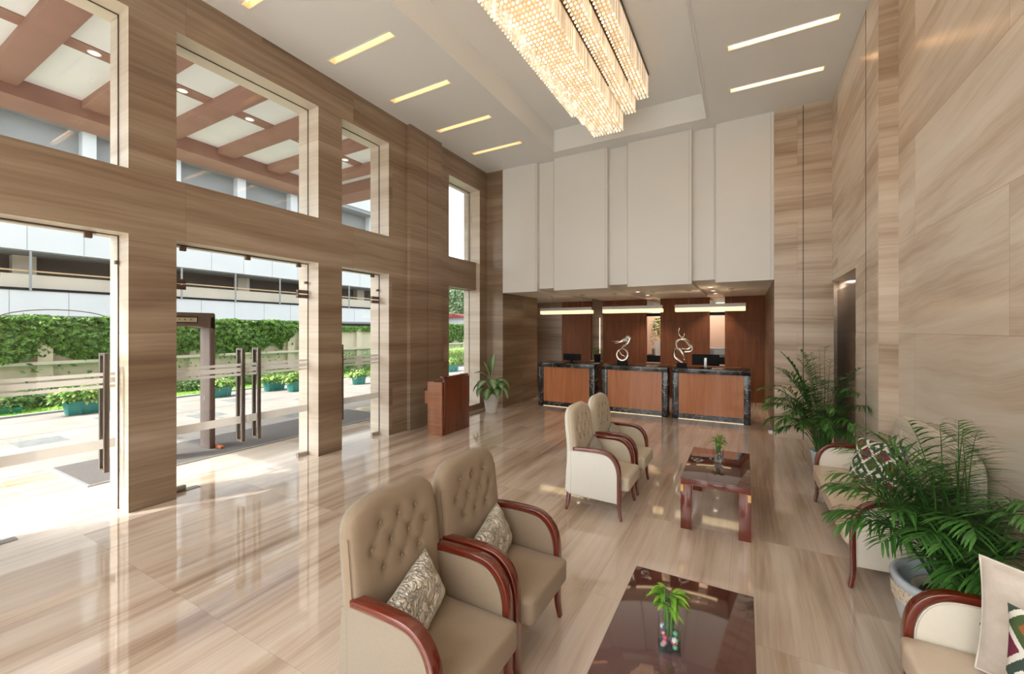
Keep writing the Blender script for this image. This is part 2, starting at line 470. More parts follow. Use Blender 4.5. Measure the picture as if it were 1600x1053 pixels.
def tube(bm, pts, rad, sides=8, caps=True):
    pts = [Vector(p) for p in pts]
    n = len(pts)
    rad = rad if isinstance(rad, (list, tuple)) else [rad] * n
    rings = []
    t0 = (pts[1] - pts[0]).normalized()
    up = Vector((0, 0, 1)) if abs(t0.z) < 0.9 else Vector((1, 0, 0))
    nrm = t0.cross(up).normalized()
    for i in range(n):
        t = (pts[min(i + 1, n - 1)] - pts[max(i - 1, 0)]).normalized()
        nrm = (nrm - t * nrm.dot(t)).normalized()
        bn = t.cross(nrm)
        rings.append([bm.verts.new(pts[i] + (nrm * math.cos(2 * PI * k / sides) + bn * math.sin(2 * PI * k / sides)) * rad[i]) for k in range(sides)])
    for i in range(n - 1):
        for k in range(sides):
            bm.faces.new((rings[i][k], rings[i][(k + 1) % sides], rings[i + 1][(k + 1) % sides], rings[i + 1][k]))
    if caps:
        bm.faces.new(rings[0][::-1]); bm.faces.new(rings[-1])

def lathe(bm, prof, sides=32, c=(0, 0), sx=1.0, sy=1.0, close=False):
    if close: prof = list(prof) + [prof[0]]
    rings = []
    for r, z in prof:
        rings.append([bm.verts.new((c[0] + r * sx * math.cos(2 * PI * k / sides), c[1] + r * sy * math.sin(2 * PI * k / sides), z)) for k in range(sides)])
    for i in range(len(prof) - 1):
        for k in range(sides):
            bm.faces.new((rings[i][k], rings[i][(k + 1) % sides], rings[i + 1][(k + 1) % sides], rings[i + 1][k]))
    if close:
        bmesh.ops.remove_doubles(bm, verts=rings[0] + rings[-1], dist=1e-6)
        return
    bm.faces.new(rings[0][::-1])
    bm.faces.new(rings[-1])

def ribbon(bm, path, widths, y0, y1):
    """rectangular bar following an XZ path (list of (x,z)); widths = thickness in plane; y0,y1 its sides"""
    n = len(path); rings = []
    for i, (x, z) in enumerate(path):
        a = Vector(path[max(i - 1, 0)]); b = Vector(path[min(i + 1, n - 1)])
        t = (b - a).normalized(); nn = Vector((-t.y, t.x)) * widths[i] / 2
        p = Vector((x, z))
        o, q = p + nn, p - nn
        rings.append([bm.verts.new((o.x, y0, o.y)), bm.verts.new((o.x, y1, o.y)), bm.verts.new((q.x, y1, q.y)), bm.verts.new((q.x, y0, q.y))])
    for i in range(n - 1):
        for k in range(4):
            bm.faces.new((rings[i][k], rings[i][(k + 1) % 4], rings[i + 1][(k + 1) % 4], rings[i + 1][k]))
    bm.faces.new(rings[0][::-1]); bm.faces.new(rings[-1])

def smooth_path(pts, n=6):
    """Catmull-Rom through the points"""
    P = [Vector(p) for p in pts]
    out = []
    for i in range(len(P) - 1):
        p0, p1, p2, p3 = P[max(i - 1, 0)], P[i], P[i + 1], P[min(i + 2, len(P) - 1)]
        for k in range(n):
            t = k / n
            out.append(0.5 * ((2 * p1) + (p2 - p0) * t + (2 * p0 - 5 * p1 + 4 * p2 - p3) * t * t + (3 * p1 - p0 - 3 * p2 + p3) * t ** 3))
    out.append(P[-1])
    return [tuple(p) for p in out]

def perforated(bm, us, vs, solid, w0, w1, axes):
    """a slab of cells: us, vs breakpoints, solid(u,v)->bool at a cell's centre, thickness w0..w1.
    axes maps (u,v,w) to a point. No inner seams."""
    cache = {}
    def V(i, j, k):
        key = (i, j, k)
        if key not in cache: cache[key] = bm.verts.new(axes(us[i], vs[j], (w0, w1)[k]))
        return cache[key]
    nu, nv = len(us) - 1, len(vs) - 1
    S_ = [[solid((us[i] + us[i + 1]) / 2, (vs[j] + vs[j + 1]) / 2) for j in range(nv)] for i in range(nu)]
    g = lambda i, j: 0 <= i < nu and 0 <= j < nv and S_[i][j]
    for i in range(nu):
        for j in range(nv):
            if not S_[i][j]: continue
            for k in (0, 1):
                bm.faces.new((V(i, j, k), V(i + 1, j, k), V(i + 1, j + 1, k), V(i, j + 1, k)))
            if not g(i - 1, j): bm.faces.new((V(i, j, 0), V(i, j + 1, 0), V(i, j + 1, 1), V(i, j, 1)))
            if not g(i + 1, j): bm.faces.new((V(i + 1, j, 0), V(i + 1, j + 1, 0), V(i + 1, j + 1, 1), V(i + 1, j, 1)))
            if not g(i, j - 1): bm.faces.new((V(i, j, 0), V(i + 1, j, 0), V(i + 1, j, 1), V(i, j, 1)))
            if not g(i, j + 1): bm.faces.new((V(i, j + 1, 0), V(i + 1, j + 1, 0), V(i + 1, j + 1, 1), V(i, j + 1, 1)))

def struct(o): o['kind'] = 'structure'; return o
def tag(o, label, cat, group=None, kind=None):
    o['label'] = label; o['category'] = cat
    if group: o['group'] = group
    if kind: o['kind'] = kind
    return o
def thing(name, label, cat, loc=(0, 0, 0), rz=0.0, group=None):
    o = bpy.data.objects.new(name, None); COL.objects.link(o)
    o.location = loc; o.rotation_euler = (0, 0, rz); o.empty_display_size = 0.1
    return tag(o, label, cat, group)
def struct_root(name, loc=(0, 0, 0)):
    o = bpy.data.objects.new(name, None); COL.objects.link(o); o.location = loc
    o['kind'] = 'structure'; o.empty_display_size = 0.1
    return o
def copy_tree(o, parent=None):
    c = o.copy(); COL.objects.link(c)
    if parent is not None: c.parent = parent
    for ch in list(o.children): copy_tree(ch, c)
    return c
def again(src, loc, label, rz=0.0, group=None):
    c = copy_tree(src); c.location = loc; c.rotation_euler = (0, 0, rz); c['label'] = label
    if group: c['group'] = group
    return c

# ------------------------------------------------------------------ the room
XL, XLO, XG = -5.715, -6.19, -5.96        # left wall: room face, outer face, glass line
ZC = 5.92                                  # ceiling
YB = 8.976                                 # far wall plane
XRF, XRN, YST = 1.32, 1.492, 6.122         # right wall far / near planes and the step between them
YN = -3.6                                  # wall behind the camera
ZL, ZU0, ZU1 = 2.975, 3.665, 5.38

# floor (room + reception recess + threshold apron)
bm = bmesh.new()
box(bm, -8.45, 2.0, YN - 0.3, 14.4, -0.12, 0.0)
struct(link_mesh('floor', bm, M_FLOOR))

# left wall with its door and window openings
OPEN = [(-2.95, -1.12), (0.885 - 1.45, 0.455), (0.885, 1.905), (2.335, 4.17), (4.60, 5.625)]
OPEN = OPEN[2:]
us = sorted(set([YN - 0.3, YB] + [a for o_ in OPEN for a in o_] + [7.417, 8.647]))
vs = [0.0, 0.134, 2.93, ZL, 3.61, ZU0, ZU1, ZC + 0.3]
def solid_left(u, v):
    for a, b in OPEN:
        if a < u < b and (v < ZL or ZU0 < v < ZU1): return False
    if 7.417 < u < 8.647 and (0.134 < v < ZU1): return False
    return True
bm = bmesh.new()
perforated(bm, us, vs, solid_left, XLO, XL, lambda u, v, w: (w, u, v))
bm.normal_update()
for f in bm.faces:
    c_ = f.calc_center_median()
    if abs(f.normal.x) < 0.5 and 0.01 < c_.z < ZC and c_.y > YN and c_.y < YB - 0.01: f.material_index = 1
struct(link_mesh('wall_left', bm, [M_WALL, M_JAMB]))
bm = bmesh.new(); box(bm, XL - 0.01, -5.633, 6.098, 7.06, 0, ZC)
struct(link_mesh('trim_1', bm, M_WALL))                       # pilaster
bm = bmesh.new(); box(bm, -5.6335, -5.6315, 6.598, 6.606, 0, ZC)
struct(link_mesh('trim_2', bm, M_DARKLINE))                   # pilaster joint
bm = bmesh.new(); box(bm, XLO, -5.824, 7.417, 8.647, 2.93, 3.61)
struct(link_mesh('trim_3', bm, M_WALL))                       # spandrel of the last bay

# ceiling: slab with the tray and the lamp slots cut out
TX0, TX1, TY0, TY1, TZ = -3.70, -0.622, 0.9, 8.59, 6.38
SLOTS_L = [(-5.365, -4.13, y - 0.055, y + 0.055) for y in (2.90, 4.13, 5.36, 6.61, 7.84)]
SLOTS_R = [(-0.205, 1.06, y - 0.058, y + 0.058) for y in (6.65, 7.85, 5.45, 4.25, 3.05, 1.85)]
SLOTS = SLOTS_L + SLOTS_R
us = sorted(set([XLO, 2.0, TX0, TX1] + [s[0] for s in SLOTS] + [s[1] for s in SLOTS]))
vs = sorted(set([YN - 0.3, YB + 0.2, TY0, TY1] + [s[2] for s in SLOTS] + [s[3] for s in SLOTS]))
def solid_ceil(u, v):
    if TX0 < u < TX1 and TY0 < v < TY1: return False
    for a, b, c, d in SLOTS:
        if a < u < b and c < v < d: return False
    return True
bm = bmesh.new()
perforated(bm, us, vs, solid_ceil, ZC, ZC + 0.16, lambda u, v, w: (u, v, w))
box(bm, XLO, 2.0, YN - 0.3, TY0 - 0.1, ZC + 0.18, ZC + 0.3)
box(bm, XLO, 2.0, TY1 + 0.1, YB + 0.2, ZC + 0.18, ZC + 0.3)
box(bm, XLO, TX0 - 0.1, TY0, TY1, ZC + 0.18, ZC + 0.3)
box(bm, TX1 + 0.1, 2.0, TY0, TY1, ZC + 0.18, ZC + 0.3)
# raised tray walls and lid
box(bm, TX0 - 0.08, TX0, TY0 - 0.08, TY1 + 0.08, ZC + 0.16, TZ)
box(bm, TX1, TX1 + 0.08, TY0 - 0.08, TY1 + 0.08, ZC + 0.16, TZ)
box(bm, TX0, TX1, TY1, TY1 + 0.08, ZC + 0.16, TZ)
box(bm, TX0, TX1, TY0 - 0.08, TY0, ZC + 0.16, TZ)
box(bm, TX0 - 0.06, TX1 + 0.06, TY0 - 0.06, TY1 + 0.06, TZ, TZ + 0.1)
struct(link_mesh('ceiling', bm, M_CEIL))
# moulding bead around the tray mouth
bm = bmesh.new()
for k, (e, h) in enumerate(((0.05, 0.012), (0.02, 0.022))):
    z_ = (ZC, ZC - 0.012)[k]
    box(bm, TX0 - e, TX0, TY0 - e, TY1 + e, ZC - h, z_)
    box(bm, TX1, TX1 + e, TY0 - e, TY1 + e, ZC - h, z_)
    box(bm, TX0, TX1, TY1, TY1 + e, ZC - h, z_)
    box(bm, TX0, TX1, TY0 - e, TY0, ZC - h, z_)
struct(link_mesh('trim_4', bm, M_CEIL))

# far wall: left pier, its return into the recess, right slab, and the white blocks between
bm = bmesh.new(); box(bm, XL, -5.247, YB, 10.961, 0, ZC)
struct(link_mesh('wall_back', bm, M_WALL))
XRS = 0.477
bm = bmesh.new(); box(bm, XRS, 1.345, YB, 13.05, 0, ZC)
bm.normal_update()
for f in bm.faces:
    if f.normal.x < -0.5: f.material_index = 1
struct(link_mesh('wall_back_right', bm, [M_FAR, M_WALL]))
bm = bmesh.new(); box(bm, 0.905, 0.917, YB - 0.003, YB, 0, ZC)
struct(link_mesh('trim_5', bm, M_DARKLINE))
ZS, ZCH = 2.86, 2.93
blocks = [(-5.247, -4.293), (-3.872, -2.600), (-2.174, -0.909), (-0.489, 0.477)]
bm = bmesh.new()
for a, b in blocks: box(bm, a, b, YB, 13.05, ZS, ZC)
for a, b in ((-4.293, -3.872), (-2.600, -2.174), (-0.909, -0.489)): box(bm, a, b, 9.09, 13.05, ZCH, ZC)
box(bm, -6.6, -5.247, 10.961, 13.05, ZS, ZC)
struct(link_mesh('wall_soffit', bm, M_SOFFIT))
bm = bmesh.new()
for a, b in blocks:
    if a < -5: a += 0.0
    for x in (b - 0.055,):
        box(bm, x - 0.004, x + 0.004, YB - 0.0025, YB, ZS + 0.02, ZC)
    box(bm, b - 0.010, b, YB - 0.012, YB, ZS, ZC)
    if a > -5: box(bm, a, a + 0.007, YB - 0.008, YB, ZS, ZC); box(bm, a - 0.03, a - 0.022, 9.084, 9.09, ZCH, ZC)
struct(link_mesh('trim_6', bm, M_SOFFIT_LINE))

# reception back wall: veneer with three tall slots, plinth ledge below
YW = 13.05
NICHE = [(-4.29, -3.90), (-2.57, -2.17), (-0.85, -0.47)]
NZ0, NZ1 = 0.97, 2.40
us = sorted([-5.29, 0.53] + [a for n_ in NICHE for a in n_])
def solid_panel(u, v): return not (v > NZ0 and any(a < u < b for a, b in NICHE))
bm = bmesh.new()
perforated(bm, us, [0.0, NZ0, ZS], solid_panel, YW - 0.12, YW, lambda u, v, w: (u, w, v))
struct(link_mesh('wall_reception', bm, M_PANEL))
bm = bmesh.new()
for z in (1.58, 2.2):
    for a, b in ((-5.29, -4.29), (-3.90, -2.57), (-2.17, -0.85), (-0.47, 0.477)):
        box(bm, a, b, YW - 0.1215, YW - 0.119, z - 0.004, z + 0.004)
for x in (-4.8, -3.2, -1.5, 0.05):
    box(bm, x - 0.003, x + 0.003, YW - 0.1215, YW - 0.119, 0, ZS)
struct(link_mesh('trim_7', bm, M_DARKLINE))
# marble pieces beyond: left end, niche upper mirrors, back office shell
bm = bmesh.new(); box(bm, -6.6, -5.29, YW - 0.05, YW + 0.1, 0, ZS); box(bm, -4.5, -3.7, YW + 0.001, YW + 0.14, 0.8, ZS + 0.2)
struct(link_mesh('wall_recess', bm, M_WALL))
bm = bmesh.new(); box(bm, -6.62, -6.3, 10.9, YW, 0, ZS)
struct(link_mesh('wall_passage', bm, plain('warm beige paint', (0.50, 0.40, 0.32), 0.7)))
M_OFFICE = plain('pinkish beige office wall', (0.72, 0.55, 0.45), 0.7)
bm = bmesh.new()
box(bm, -3.2, 0.6, 14.3, 14.4, 0, 3.0); box(bm, -3.3, -3.2, YW, 14.4, 0, 3.0); box(bm, 0.5, 0.6, YW, 14.4, 0, 3.0); box(bm, -3.3, 0.6, YW, 14.4, 2.93, 3.0)
struct(link_mesh('wall_office', bm, M_OFFICE))
area_light('added doorway fill', (1.48, 9.9, 2.85), 0.12, 0.5, 0.9, (1.0, 0.9, 0.8))  # no known fixture here; added to lift the dark doorway
area_light('added slot backlight', (-1.5, 13.7, 2.9), 2.6, 0.4, 26, (1.0, 0.86, 0.7))  # unseen area light added to backlight the wall slots
bm = bmesh.new()
for a, b in NICHE[1:]:
    box(bm, a - 0.02, b + 0.02, YW - 0.10, YW - 0.02, NZ1 - 0.05, NZ1 + 0.04)
struct(link_mesh('trim_8', bm, M_BLACK))
M_MIRROR = plain('smoky mirror', (0.55, 0.52, 0.46), 0.06, 1.0)
bm = bmesh.new()
for a, b in NICHE[1:]:
    box(bm, a, b, YW - 0.06, YW - 0.04, NZ1 + 0.04, ZS)
struct(link_mesh('window_mirror', bm, M_MIRROR))
bm = bmesh.new()
for a, b in NICHE: box(bm, a, b, YW - 0.16, YW + 0.0, NZ0 - 0.02, NZ0 + 0.004)
struct(link_mesh('trim_9', bm, plain('pale sill stone', (0.62, 0.53, 0.44), 0.4)))

# right wall: far part (protruding) with its doorway, near part
us = [YST, 7.221, YB + 0.02]; vs = [0, 2.79, ZC + 0.3]
bm = bmesh.new()
perforated(bm, us, vs, lambda u, v: not (u > 7.221 and v < 2.79), XRF, 1.62, lambda u, v, w: (w, u, v))
box(bm, 1.62, 1.9, YST, 10.4, 0, ZC + 0.3)
bm.normal_update()
for f in bm.faces:
    if abs(f.normal.y) > 0.5 and f.calc_center_median().y < YST + 0.1: f.material_index = 1
struct(link_mesh('wall_right', bm, [M_RIGHT, M_FAR]))
bm = bmesh.new(); box(bm, 1.345, 1.62, 10.3, 10.4, 0, 3.0); box(bm, 1.345, 1.62, YB + 0.02, 10.3, 2.9, 3.0)
struct(link_mesh('wall_doorway', bm, M_RIGHT))
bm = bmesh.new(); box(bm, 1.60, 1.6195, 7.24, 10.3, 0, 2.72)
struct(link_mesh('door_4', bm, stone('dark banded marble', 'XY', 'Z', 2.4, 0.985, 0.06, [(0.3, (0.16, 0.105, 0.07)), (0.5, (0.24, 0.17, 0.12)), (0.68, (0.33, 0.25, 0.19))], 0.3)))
bm = bmesh.new(); box(bm, XRF - 0.003, XRF, 6.669, 6.681, 0, ZC)
struct(link_mesh('trim_10', bm, M_DARKLINE))
bm = bmesh.new(); box(bm, XRN, 1.9, YN - 0.3, YST, 0, ZC + 0.3)
struct(link_mesh('wall_right_near', bm, M_RIGHT))
us = [XLO, -5.6, -3.3, -3.2, -1.0, -0.9, 1.4, 1.9]; vs = [0, 0.05, 2.9, 3.0, 5.75, ZC + 0.3]
bm = bmesh.new()
perforated(bm, us, vs, lambda u, v: not (any(a < u < b for a, b in ((-5.6, -3.3), (-3.2, -1.0), (-0.9, 1.4))) and (0.05 < v < 2.9 or 3.0 < v < 5.75)), YN - 0.3, YN, lambda u, v, w: (u, w, v))
struct(link_mesh('wall_front', bm, M_RIGHT))
for i, (a, b) in enumerate(((-5.6, -3.3), (-3.2, -1.0), (-0.9, 1.4))):
    w = struct_root('window_%d' % (i + 6))  # unseen glazing, assumed and added to bring fill daylight into the room
    for z0, z1 in ((0.06, 2.89), (3.01, 5.74)): bx('glass_pane', M_GLASS, w, a + 0.01, b - 0.01, YN - 0.16, YN - 0.15, z0, z1)
bm = bmesh.new(); box(bm, -8.45, 30, -40, YN - 0.3, -0.3, -0.02); struct(link_mesh('bounce_forecourt', bm, plain('forecourt paving', (0.66, 0.63, 0.58), 0.9, noise=0.1)))  # unseen ground, made pale to bounce daylight up to the ceiling
bm = bmesh.new(); box(bm, 0.40, 0.477, 9.35, 9.47, 0.0, 0.035)
struct(link_mesh('trim_11', bm, M_STEEL))

# ------------------------------------------------------------------ glass doors and windows in the left wall
def frame_line(parent, y0, y1, z0, z1, x=XG, t=0.012, bottom=True):
    bm = bmesh.new()
    box(bm, x - t / 2, x + t / 2, y0, y0 + 0.010, z0, z1)
    box(bm, x - t / 2, x + t / 2, y1 - 0.010, y1, z0, z1)
    box(bm, x - t / 2, x + t / 2, y0, y1, z1 - 0.010, z1)
    if bottom: box(bm, x - t / 2, x + t / 2, y0, y1, z0, z0 + 0.008)
    link_mesh('frame', bm, M_DARKLINE, parent)
def pane(parent, y0, y1, z0, z1, x=XG):
    return bx('glass_pane', M_GLASS, parent, x - 0.005, x + 0.005, y0, y1, z0, z1)
for i, (y0, y1) in enumerate(OPEN):
    w = struct_root('window_%d' % (i + 1))
    pane(w, y0 + 0.011, y1 - 0.011, ZU0 + 0.01, ZU1 - 0.011); frame_line(w, y0, y1, ZU0, ZU1)
w = struct_root('window_4'); XG4 = -6.03
pane(w, 7.44, 8.62, 3.63, ZU1 - 0.03, XG4)
bm = bmesh.new()
for (a, b, c, d) in ((7.417, 7.44, 3.61, ZU1), (8.62, 8.647, 3.61, ZU1), (7.417, 8.647, ZU1 - 0.03, ZU1), (7.417, 8.647, 3.61, 3.63)):
    box(bm, XG4 - 0.02, XG4 + 0.02, a, b, c, d)
link_mesh('frame', bm, plain('grey window frame', (0.36, 0.33, 0.30), 0.5), w)
w = struct_root('window_5')
pane(w, 7.44, 8.62, 0.15, 2.90, XG4); frame_line(w, 7.417, 8.647, 0.134, 2.93, XG4)
ZT = 2.50     # head of the door leaves
def fitting(name, parent, y0, y1, z0, z1, x=XG, t=0.045, mat=None):
    return bx(name, mat or M_BRONZE, parent, x - t / 2, x + t / 2, y0, y1, z0, z1, bevel=0.003)
def film(parent, y0, y1):
    for z0, z1 in ((1.458, 1.493), (1.381, 1.437), (1.329, 1.361), (0.684, 0.786)):
        bx('frosted_band', M_FROST, parent, XG + 0.0055, XG + 0.0065, y0, y1, z0, z1)
def pull(parent, y, y2=None):
    # a square bar handle on both sides of the leaf
    for s in (-1, 1):
        bm = bmesh.new()
        x = XG + s * 0.06
        box(bm, x - 0.015, x + 0.015, y - 0.022, y + 0.022, 0.44, 1.70)
        for z in (0.455, 1.685):
            box(bm, min(XG, x), max(XG, x), y - 0.018, y + 0.018, z - 0.015, z + 0.015)
        link_mesh('pull_handle', bm, M_HANDLE, parent, bevel=0.003)
def leaf(parent, y0, y1, hinge, hy):
    pane(parent, y0, y1, 0.012, ZT - 0.006)
    film(parent, y0, y1)
    pull(parent, hy)
    a, b = (y0, y0 + 0.17) if hinge < 0 else (y1 - 0.17, y1)
    fitting('top_patch', parent, a, b, ZT - 0.065, ZT - 0.008)
    fitting('floor_patch', parent, a, b, 0.008, 0.06, mat=M_STEEL, t=0.05)
    fitting('transom_patch', parent, a, b, ZT + 0.008, ZT + 0.06)
def rail(parent, y0, y1, clips):
    bx('header_rail', M_STEEL, parent, XG - 0.01, XG + 0.01, y0, y1, ZL - 0.022, ZL - 0.012)
    for c in clips: fitting('glass_clip', parent, c - 0.03, c + 0.03, ZL - 0.07, ZL - 0.005)
def transom(parent, y0, y1):
    pane(parent, y0 + 0.006, y1 - 0.006, ZT + 0.006, ZL - 0.012)

d = struct_root('door_1'); leaf(d, 0.90, 1.875, -1, 1.785); transom(d, 0.885, 1.905); rail(d, 0.885, 1.72, (1.66,))
fitting('glass_clip', d, 1.87, 1.90, 2.66, 2.70); frame_line(d, 0.885, 1.905, 0, ZL, bottom=False)
d = struct_root('door_2'); y0, y1 = 2.335, 4.17; ym = 3.258
leaf(d, y0 + 0.02, ym - 0.003, -1, 3.165); leaf(d, ym + 0.003, y1 - 0.02, 1, 3.375)
for a, b in ((y0, ym), (ym, y1)): transom(d, a, b)
rail(d, y0, 4.03, (2.50, 3.258, 4.01)); fitting('glass_clip', d, 4.11, 4.15, 2.66, 2.70); frame_line(d, y0, y1, 0, ZL, bottom=False)
d = struct_root('door_3'); leaf(d, 4.62, 5.605, 1, 4.75); transom(d, 4.60, 5.625); rail(d, 4.60, 5.50, (5.46,))
fitting('glass_clip', d, 5.565, 5.605, 2.66, 2.70); frame_line(d, 4.60, 5.625, 0, ZL, bottom=False)
# floor springs set in the marble beside the doors
fs = tag(bx('floor_spring', M_STEEL, None, -6.0, -5.90, 0.86 + 0.06, 1.17, 0.0, 0.006), 'steel floor spring cover set in the marble at the nearest door', 'floor spring', 'floor springs at the doors')
fs = tag(bx('floor_spring', M_STEEL, None, -6.0, -5.90, 2.38, 2.66, 0.0, 0.006), 'steel floor spring cover beside the first wide pillar', 'floor spring', 'floor springs at the doors')

# ------------------------------------------------------------------ recessed strip lamps
M_TUBE = emissive('glowing tube', (1.0, 0.80, 0.54), 2.2)
M_TUBE_R = emissive('bright glowing tube', (1.0, 0.84, 0.62), 6.0)
M_SLOT = plain('cream slot lining', (0.85, 0.66, 0.45), 0.5)
def strip_lamp(x0, x1, y0, y1, label, group):
    cx, cy = (x0 + x1) / 2, (y0 + y1) / 2
    t = thing('recessed_strip_lamp', label, 'ceiling light', (cx, cy, ZC), 0, group)
    hx, hy = (x1 - x0) / 2, (y1 - y0) / 2
    bm = bmesh.new()
    e = 0.001
    box(bm, -hx + e, hx - e, -hy + e, -hy + 0.006, 0.0, 0.13); box(bm, -hx + e, hx - e, hy - 0.006, hy - e, 0.0, 0.13)
    box(bm, -hx + e, -hx + 0.006, -hy + e, hy - e, 0.0, 0.13); box(bm, hx - 0.006, hx - e, -hy + e, hy - e, 0.0, 0.13)
    box(bm, -hx + e, hx - e, -hy + e, hy - e, 0.13, 0.138)
    link_mesh('housing', bm, M_SLOT, t)
    bm = bmesh.new()
    for a, b, c, d_ in ((-hx - 0.014, hx + 0.014, -hy - 0.014, -hy), (-hx - 0.014, hx + 0.014, hy, hy + 0.014), (-hx - 0.014, -hx, -hy, hy), (hx, hx + 0.014, -hy, hy)):
        box(bm, a, b, c, d_, -0.005, 0.0)
    link_mesh('rim', bm, M_CEIL, t)
    bm = bmesh.new(); tube(bm, [(-hx + 0.03, 0, 0.075), (hx - 0.03, 0, 0.075)], 0.020, 10)
    link_mesh('tube', bm, M_TUBE_R if x0 > -1 else M_TUBE, t, smooth=True)
    return t
names_l = {2.90: 'recessed strip light over the left windows, cut by the top of the photo', 4.13: 'recessed strip light second from the top of the left row', 5.36: 'recessed strip light in the middle of the left row above the narrow window',
           6.61: 'recessed strip light beside the wall pilaster, fourth of the left row', 7.84: 'recessed strip light nearest the white panels on the left', 1.66: 'recessed strip light above the camera on the left', 0.42: 'recessed strip light just behind the camera on the left', -0.82: 'recessed strip light furthest behind the camera on the left'}
for (x0, x1, y0, y1) in SLOTS_L: strip_lamp(x0, x1, y0, y1, names_l[round((y0 + y1) / 2, 2)], 'strip lights left of the tray')
names_r = {6.65: 'upper of the two recessed strip lights right of the chandelier', 7.85: 'lower strip light right of the chandelier, nearest the far wall', 5.45: 'recessed strip light above the sofa beyond the picture top', 4.25: 'recessed strip light on the right above the palm', 3.05: 'recessed strip light on the right above the nearest sofa', 1.85: 'recessed strip light on the right nearest the camera'}
for (x0, x1, y0, y1) in SLOTS_R: strip_lamp(x0, x1, y0, y1, names_r[round((y0 + y1) / 2, 2)], 'strip lights right of the tray')

# ------------------------------------------------------------------ chandelier
def crystal_mat(name, em):
    m = bpy.data.materials.new(name); m.use_nodes = True
    n, l = m.node_tree.nodes, m.node_tree.links
    p = n['Principled BSDF']
    p.inputs['Base Color'].default_value = (0.80, 0.70, 0.58, 1)
    p.inputs['Roughness'].default_value = 0.12
    p.inputs['Coat Weight'].default_value = 0.6
    p.inputs['Emission Color'].default_value = (1.0, 0.82, 0.60, 1)
    p.inputs['Emission Strength'].default_value = em
    b = NB(n, l); g = n.new('ShaderNodeNewGeometry')
    wv = n.new('ShaderNodeTexWhiteNoise'); wv.noise_dimensions = '1D'; l.new(g.outputs['Random Per Island'], wv.inputs['W'])
    l.new(b.math('MULTIPLY_ADD', b.math('POWER', wv.outputs['Value'], 2.0), em * 1.6, em * 0.5), p.inputs['Emission Strength'])  # crystals emit on their own, standing in for refracted lamp light
    t = n.new('ShaderNodeBsdfTransparent'); t.inputs[0].default_value = (1.0, 0.95, 0.88, 1)
    m1 = n.new('ShaderNodeMixShader'); m1.inputs[0].default_value = 0.25
    l.new(p.outputs[0], m1.inputs[1]); l.new(t.outputs[0], m1.inputs[2])
    l.new(m1.outputs[0], n['Material Output'].inputs[0])
    return m
M_CRYSTAL = crystal_mat('cut crystal bead', 0.44)
M_ROD = crystal_mat('crystal rod', 0.22)
M_LED = emissive('warm lamp panel', (1.0, 0.80, 0.56), 0.03)
CHX, CY0, CY1 = -2.15, 2.55, 7.45
